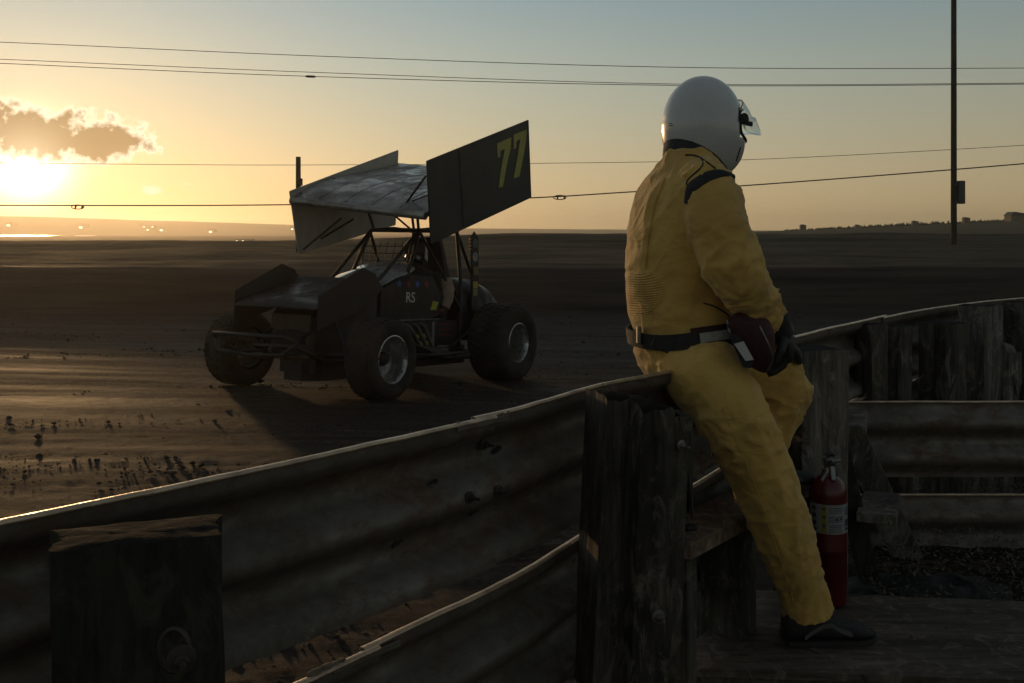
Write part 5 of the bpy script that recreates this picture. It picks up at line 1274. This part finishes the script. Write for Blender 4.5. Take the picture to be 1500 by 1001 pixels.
# sticker post behind the seat
pst = MB().prism([C(-0.93, .37, .70), C(-1.06, .37, .70), C(-1.05, .35, 1.44), C(-0.97, .35, 1.50), C(-0.92, .35, 1.44)], CL*0.012).build('rear_panel', mwing.m, car)
def disc(f, u, r, col, nm):
    mt_ = m_plain(nm, col, 0.5, 0, 0.15); l_ = np.interp(u, [.7, 1.44], [.37, .35])+0.0135
    MB().prism([C(f+r*math.cos(a), l_, u+r*math.sin(a)) for a in np.linspace(0, 2*math.pi, 21)[:-1]], CL*0.001).build('round_sticker', mt_, pst)
disc(-.99, 1.38, .048, (0.10, 0.10, 0.10), 'grey_sticker'); disc(-.99, 1.24, .048, (0.30, 0.29, 0.28), 'pale_sticker')
for u0, u1, col, nm in ((1.05, 1.14, (0.14, 0.12, 0.03), 'olive_sticker'), (0.92, 0.985, (0.38, 0.26, 0.03), 'gold_sticker'), (0.84, 0.915, (0.20, 0.16, 0.06), 'tan_sticker')):
    mt_ = m_plain(nm, col, 0.5, 0, 0.15); l_ = .383; MB().prism([C(-.945, l_, u0), C(-1.035, l_, u0), C(-1.035, l_-.002, u1), C(-.945, l_-.002, u1)], CL*0.001).build('square_sticker', mt_, pst)
text_mesh('T', 0.06, lambda x, y: C(-.965-x, .372, 1.222+y), 'sticker_mark', mrp, pst)
mam = m_plain('sunset_gap_orange', (0.75, 0.30, 0.05), 0.3); 
for k in range(5): MB().box(C(-0.90, .36, 1.42-.035*k-(.05 if k == 4 else 0)), (0.012, 0.022, 0.022), ax=(CF, CL, CU), bev=.003).build('sunset_gap_block', mam, car)  # added orange blocks stand in for sunset showing through a gap
# seat
MB().rings([[C(f, s*hw, u) for s, f, hw in ((-1, f0, w0_), (1, f0, w0_), (1, f1, w0_), (-1, f1, w0_))] for u, f0, f1, w0_ in ((0.34, -.30, -.72, .24), (0.6, -.60, -.70, .24), (0.95, -.66, -.73, .25), (1.25, -.66, -.72, .18), (1.42, -.64, -.70, .14))]).build('seat', M['black'], car, 50)
MB().lathe([(.13, -.008), (.145, 0), (.13, .008), (.115, 0)], C(-0.12, 0, 0.98), (CF*-0.8+CU*0.6), 24, False).build('steering_wheel', M['black'], car, 60)

# driver
drv = thing('person', 'race driver in dark suit and helmet seated in the cockpit of the winged car', 'person', tuple(C(-.5, 0, .4)))
b = MB()
b.rings([ellring(C(f, 0, u), CF, CL, a, w_, 20, 2.3) for f, u, a, w_ in ((-.45, .42, .13, .18), (-.50, .6, .13, .17), (-.52, .8, .13, .19), (-.54, .98, .13, .21), (-.54, 1.06, .10, .17), (-.53, 1.12, .07, .08), (-.51, 1.18, .065, .065))])
b.tube([C(-.53, .18, 1.02), C(-.50, .30, .96), C(-.44, .37, .82), C(-.36, .36, .74)], [.065, .068, .060, .052], 14)
b.tube([C(-.53, -.18, 1.02), C(-.48, -.28, .92), C(-.36, -.26, .82), C(-.2, -.14, .95)], [.065, .065, .055, .042], 14)
b.tube([C(-.36, .36, .74), C(-.26, .26, .84), C(-.16, .14, .95)], [.050, .045, .040], 14)
for s in (1, -1): b.tube([C(-.42, s*.10, .45), C(-.05, s*.13, .62), C(.3, s*.12, .42)], [.085, .07, .05], 14)
dme = remesh(b, 0.012, 3); q = MB(); q.v = [v.co.copy() for v in dme.vertices]; q.f = [tuple(p.vertices) for p in dme.polygons]
ds = q.build('race_suit', m_plain('dark_driver_suit', (0.03, 0.027, 0.026), 0.8, 0, 0.3, 8), drv, 180)
MB().tube([C(-.505, .34, .99), C(-.475, .395, .90), C(-.44, .410, .80), C(-.40, .405, .72)], [(.052, .060), (.062, .064), (.060, .060), (.050, .050)], 16).build('pale_sleeve', m_plain('pale_sleeve_cloth', (0.27, 0.19, 0.13), 0.85, 0, 0.25, 14, 0.3), drv, 60)
gl = MB(); gl.sphere(C(-.37, .385, .69), (.045, .035, .035), 12, 8, (CF, CL, CU)); 
for k in range(4): gl.tube([C(-.345, .37+.014*k-.02, .69), C(-.315, .36+.014*k-.02, .685), C(-.30, .35+.014*k-.02, .665)], .009, 8)
gl.tube([C(-.37, .36, .71), C(-.34, .345, .72)], .010, 8)
gme = remesh(gl, 0.004, 1); q = MB(); q.v = [v.co.copy() for v in gme.vertices]; q.f = [tuple(p.vertices) for p in gme.polygons]; q.build('glove', mrp, drv, 180)
hc = C(-.48, 0, 1.29)
hm = MB(); hm.sphere(hc, (.145, .122, .135), 28, 18, (CF, CL, CU)); hm.tube([hc+CF*.02-CU*.06, hc+CF*.06-CU*.13], [(.11, .10), (.10, .09)], 18)
hme2 = remesh(hm, 0.008, 3); q = MB(); q.v = [v.co.copy() for v in hme2.vertices]; q.f = [tuple(p.vertices) for p in hme2.polygons]
dh = q.build('helmet', m_plain('dark_helmet_gloss', (0.03, 0.03, 0.035), 0.2, 0, 0.1, 10, coat=0.8), drv, 180)
R = [[hc+CF*(.150*math.cos(lo))+CL*(.128*math.sin(lo))+CU*z for z in (-.03, .045)]+[hc+CF*(.142*math.cos(lo))+CL*(.120*math.sin(lo))+CU*z for z in (.045, -.03)] for lo in np.linspace(-1.3, 1.3, 20)]
MB().rings(R).build('visor', M['black'], dh, 60)
R = [[hc+CF*f_+CL*(.126+.002)+CU*u_ for f_, u_ in ((x, y), (x+.022, y), (x+.022, y+.001), (x, y+.001))] for x, y in ()]
MB().prism([hc+CF*.02+CL*.131+CU*.07, hc+CF*.045+CL*.128+CU*.06, hc+CF*.05+CL*.131-CU*.09, hc+CF*.01+CL*.135-CU*.12], CL*.006).build('pale_stripe', mwt, dh)
MB().tube([hc+CF*.02+CL*.05-CU*.12, hc-CF*.0-CU*.13, hc+CF*.02-CL*.05-CU*.12], [.06, .065, .06], 14).build('neck_collar', M['black'], drv, 60)

# ---------------- evening air ----------------
HAZE = 0.0007
TOPH = 20.0
if HAZE:
    hz = MB().box((0, 0, (TOPH-4.0)/2), (2600, 2600, TOPH+4.0)).build('haze', None, None); tag(hz, 'thin golden evening haze in the air', 'haze', kind='stuff')
    mhz = bpy.data.materials.new('haze_air'); mhz.use_nodes = True; nt = mhz.node_tree; nt.nodes.clear()
    ov = nt.nodes.new('ShaderNodeOutputMaterial'); pv = nt.nodes.new('ShaderNodeVolumePrincipled'); nt.links.new(pv.outputs[0], ov.inputs['Volume'])
    pv.inputs['Color'].default_value = (1.0, 0.93, 0.82, 1); pv.inputs['Density'].default_value = HAZE; pv.inputs['Anisotropy'].default_value = 0.75
    hz.data.materials.append(mhz); hz.visible_shadow = True
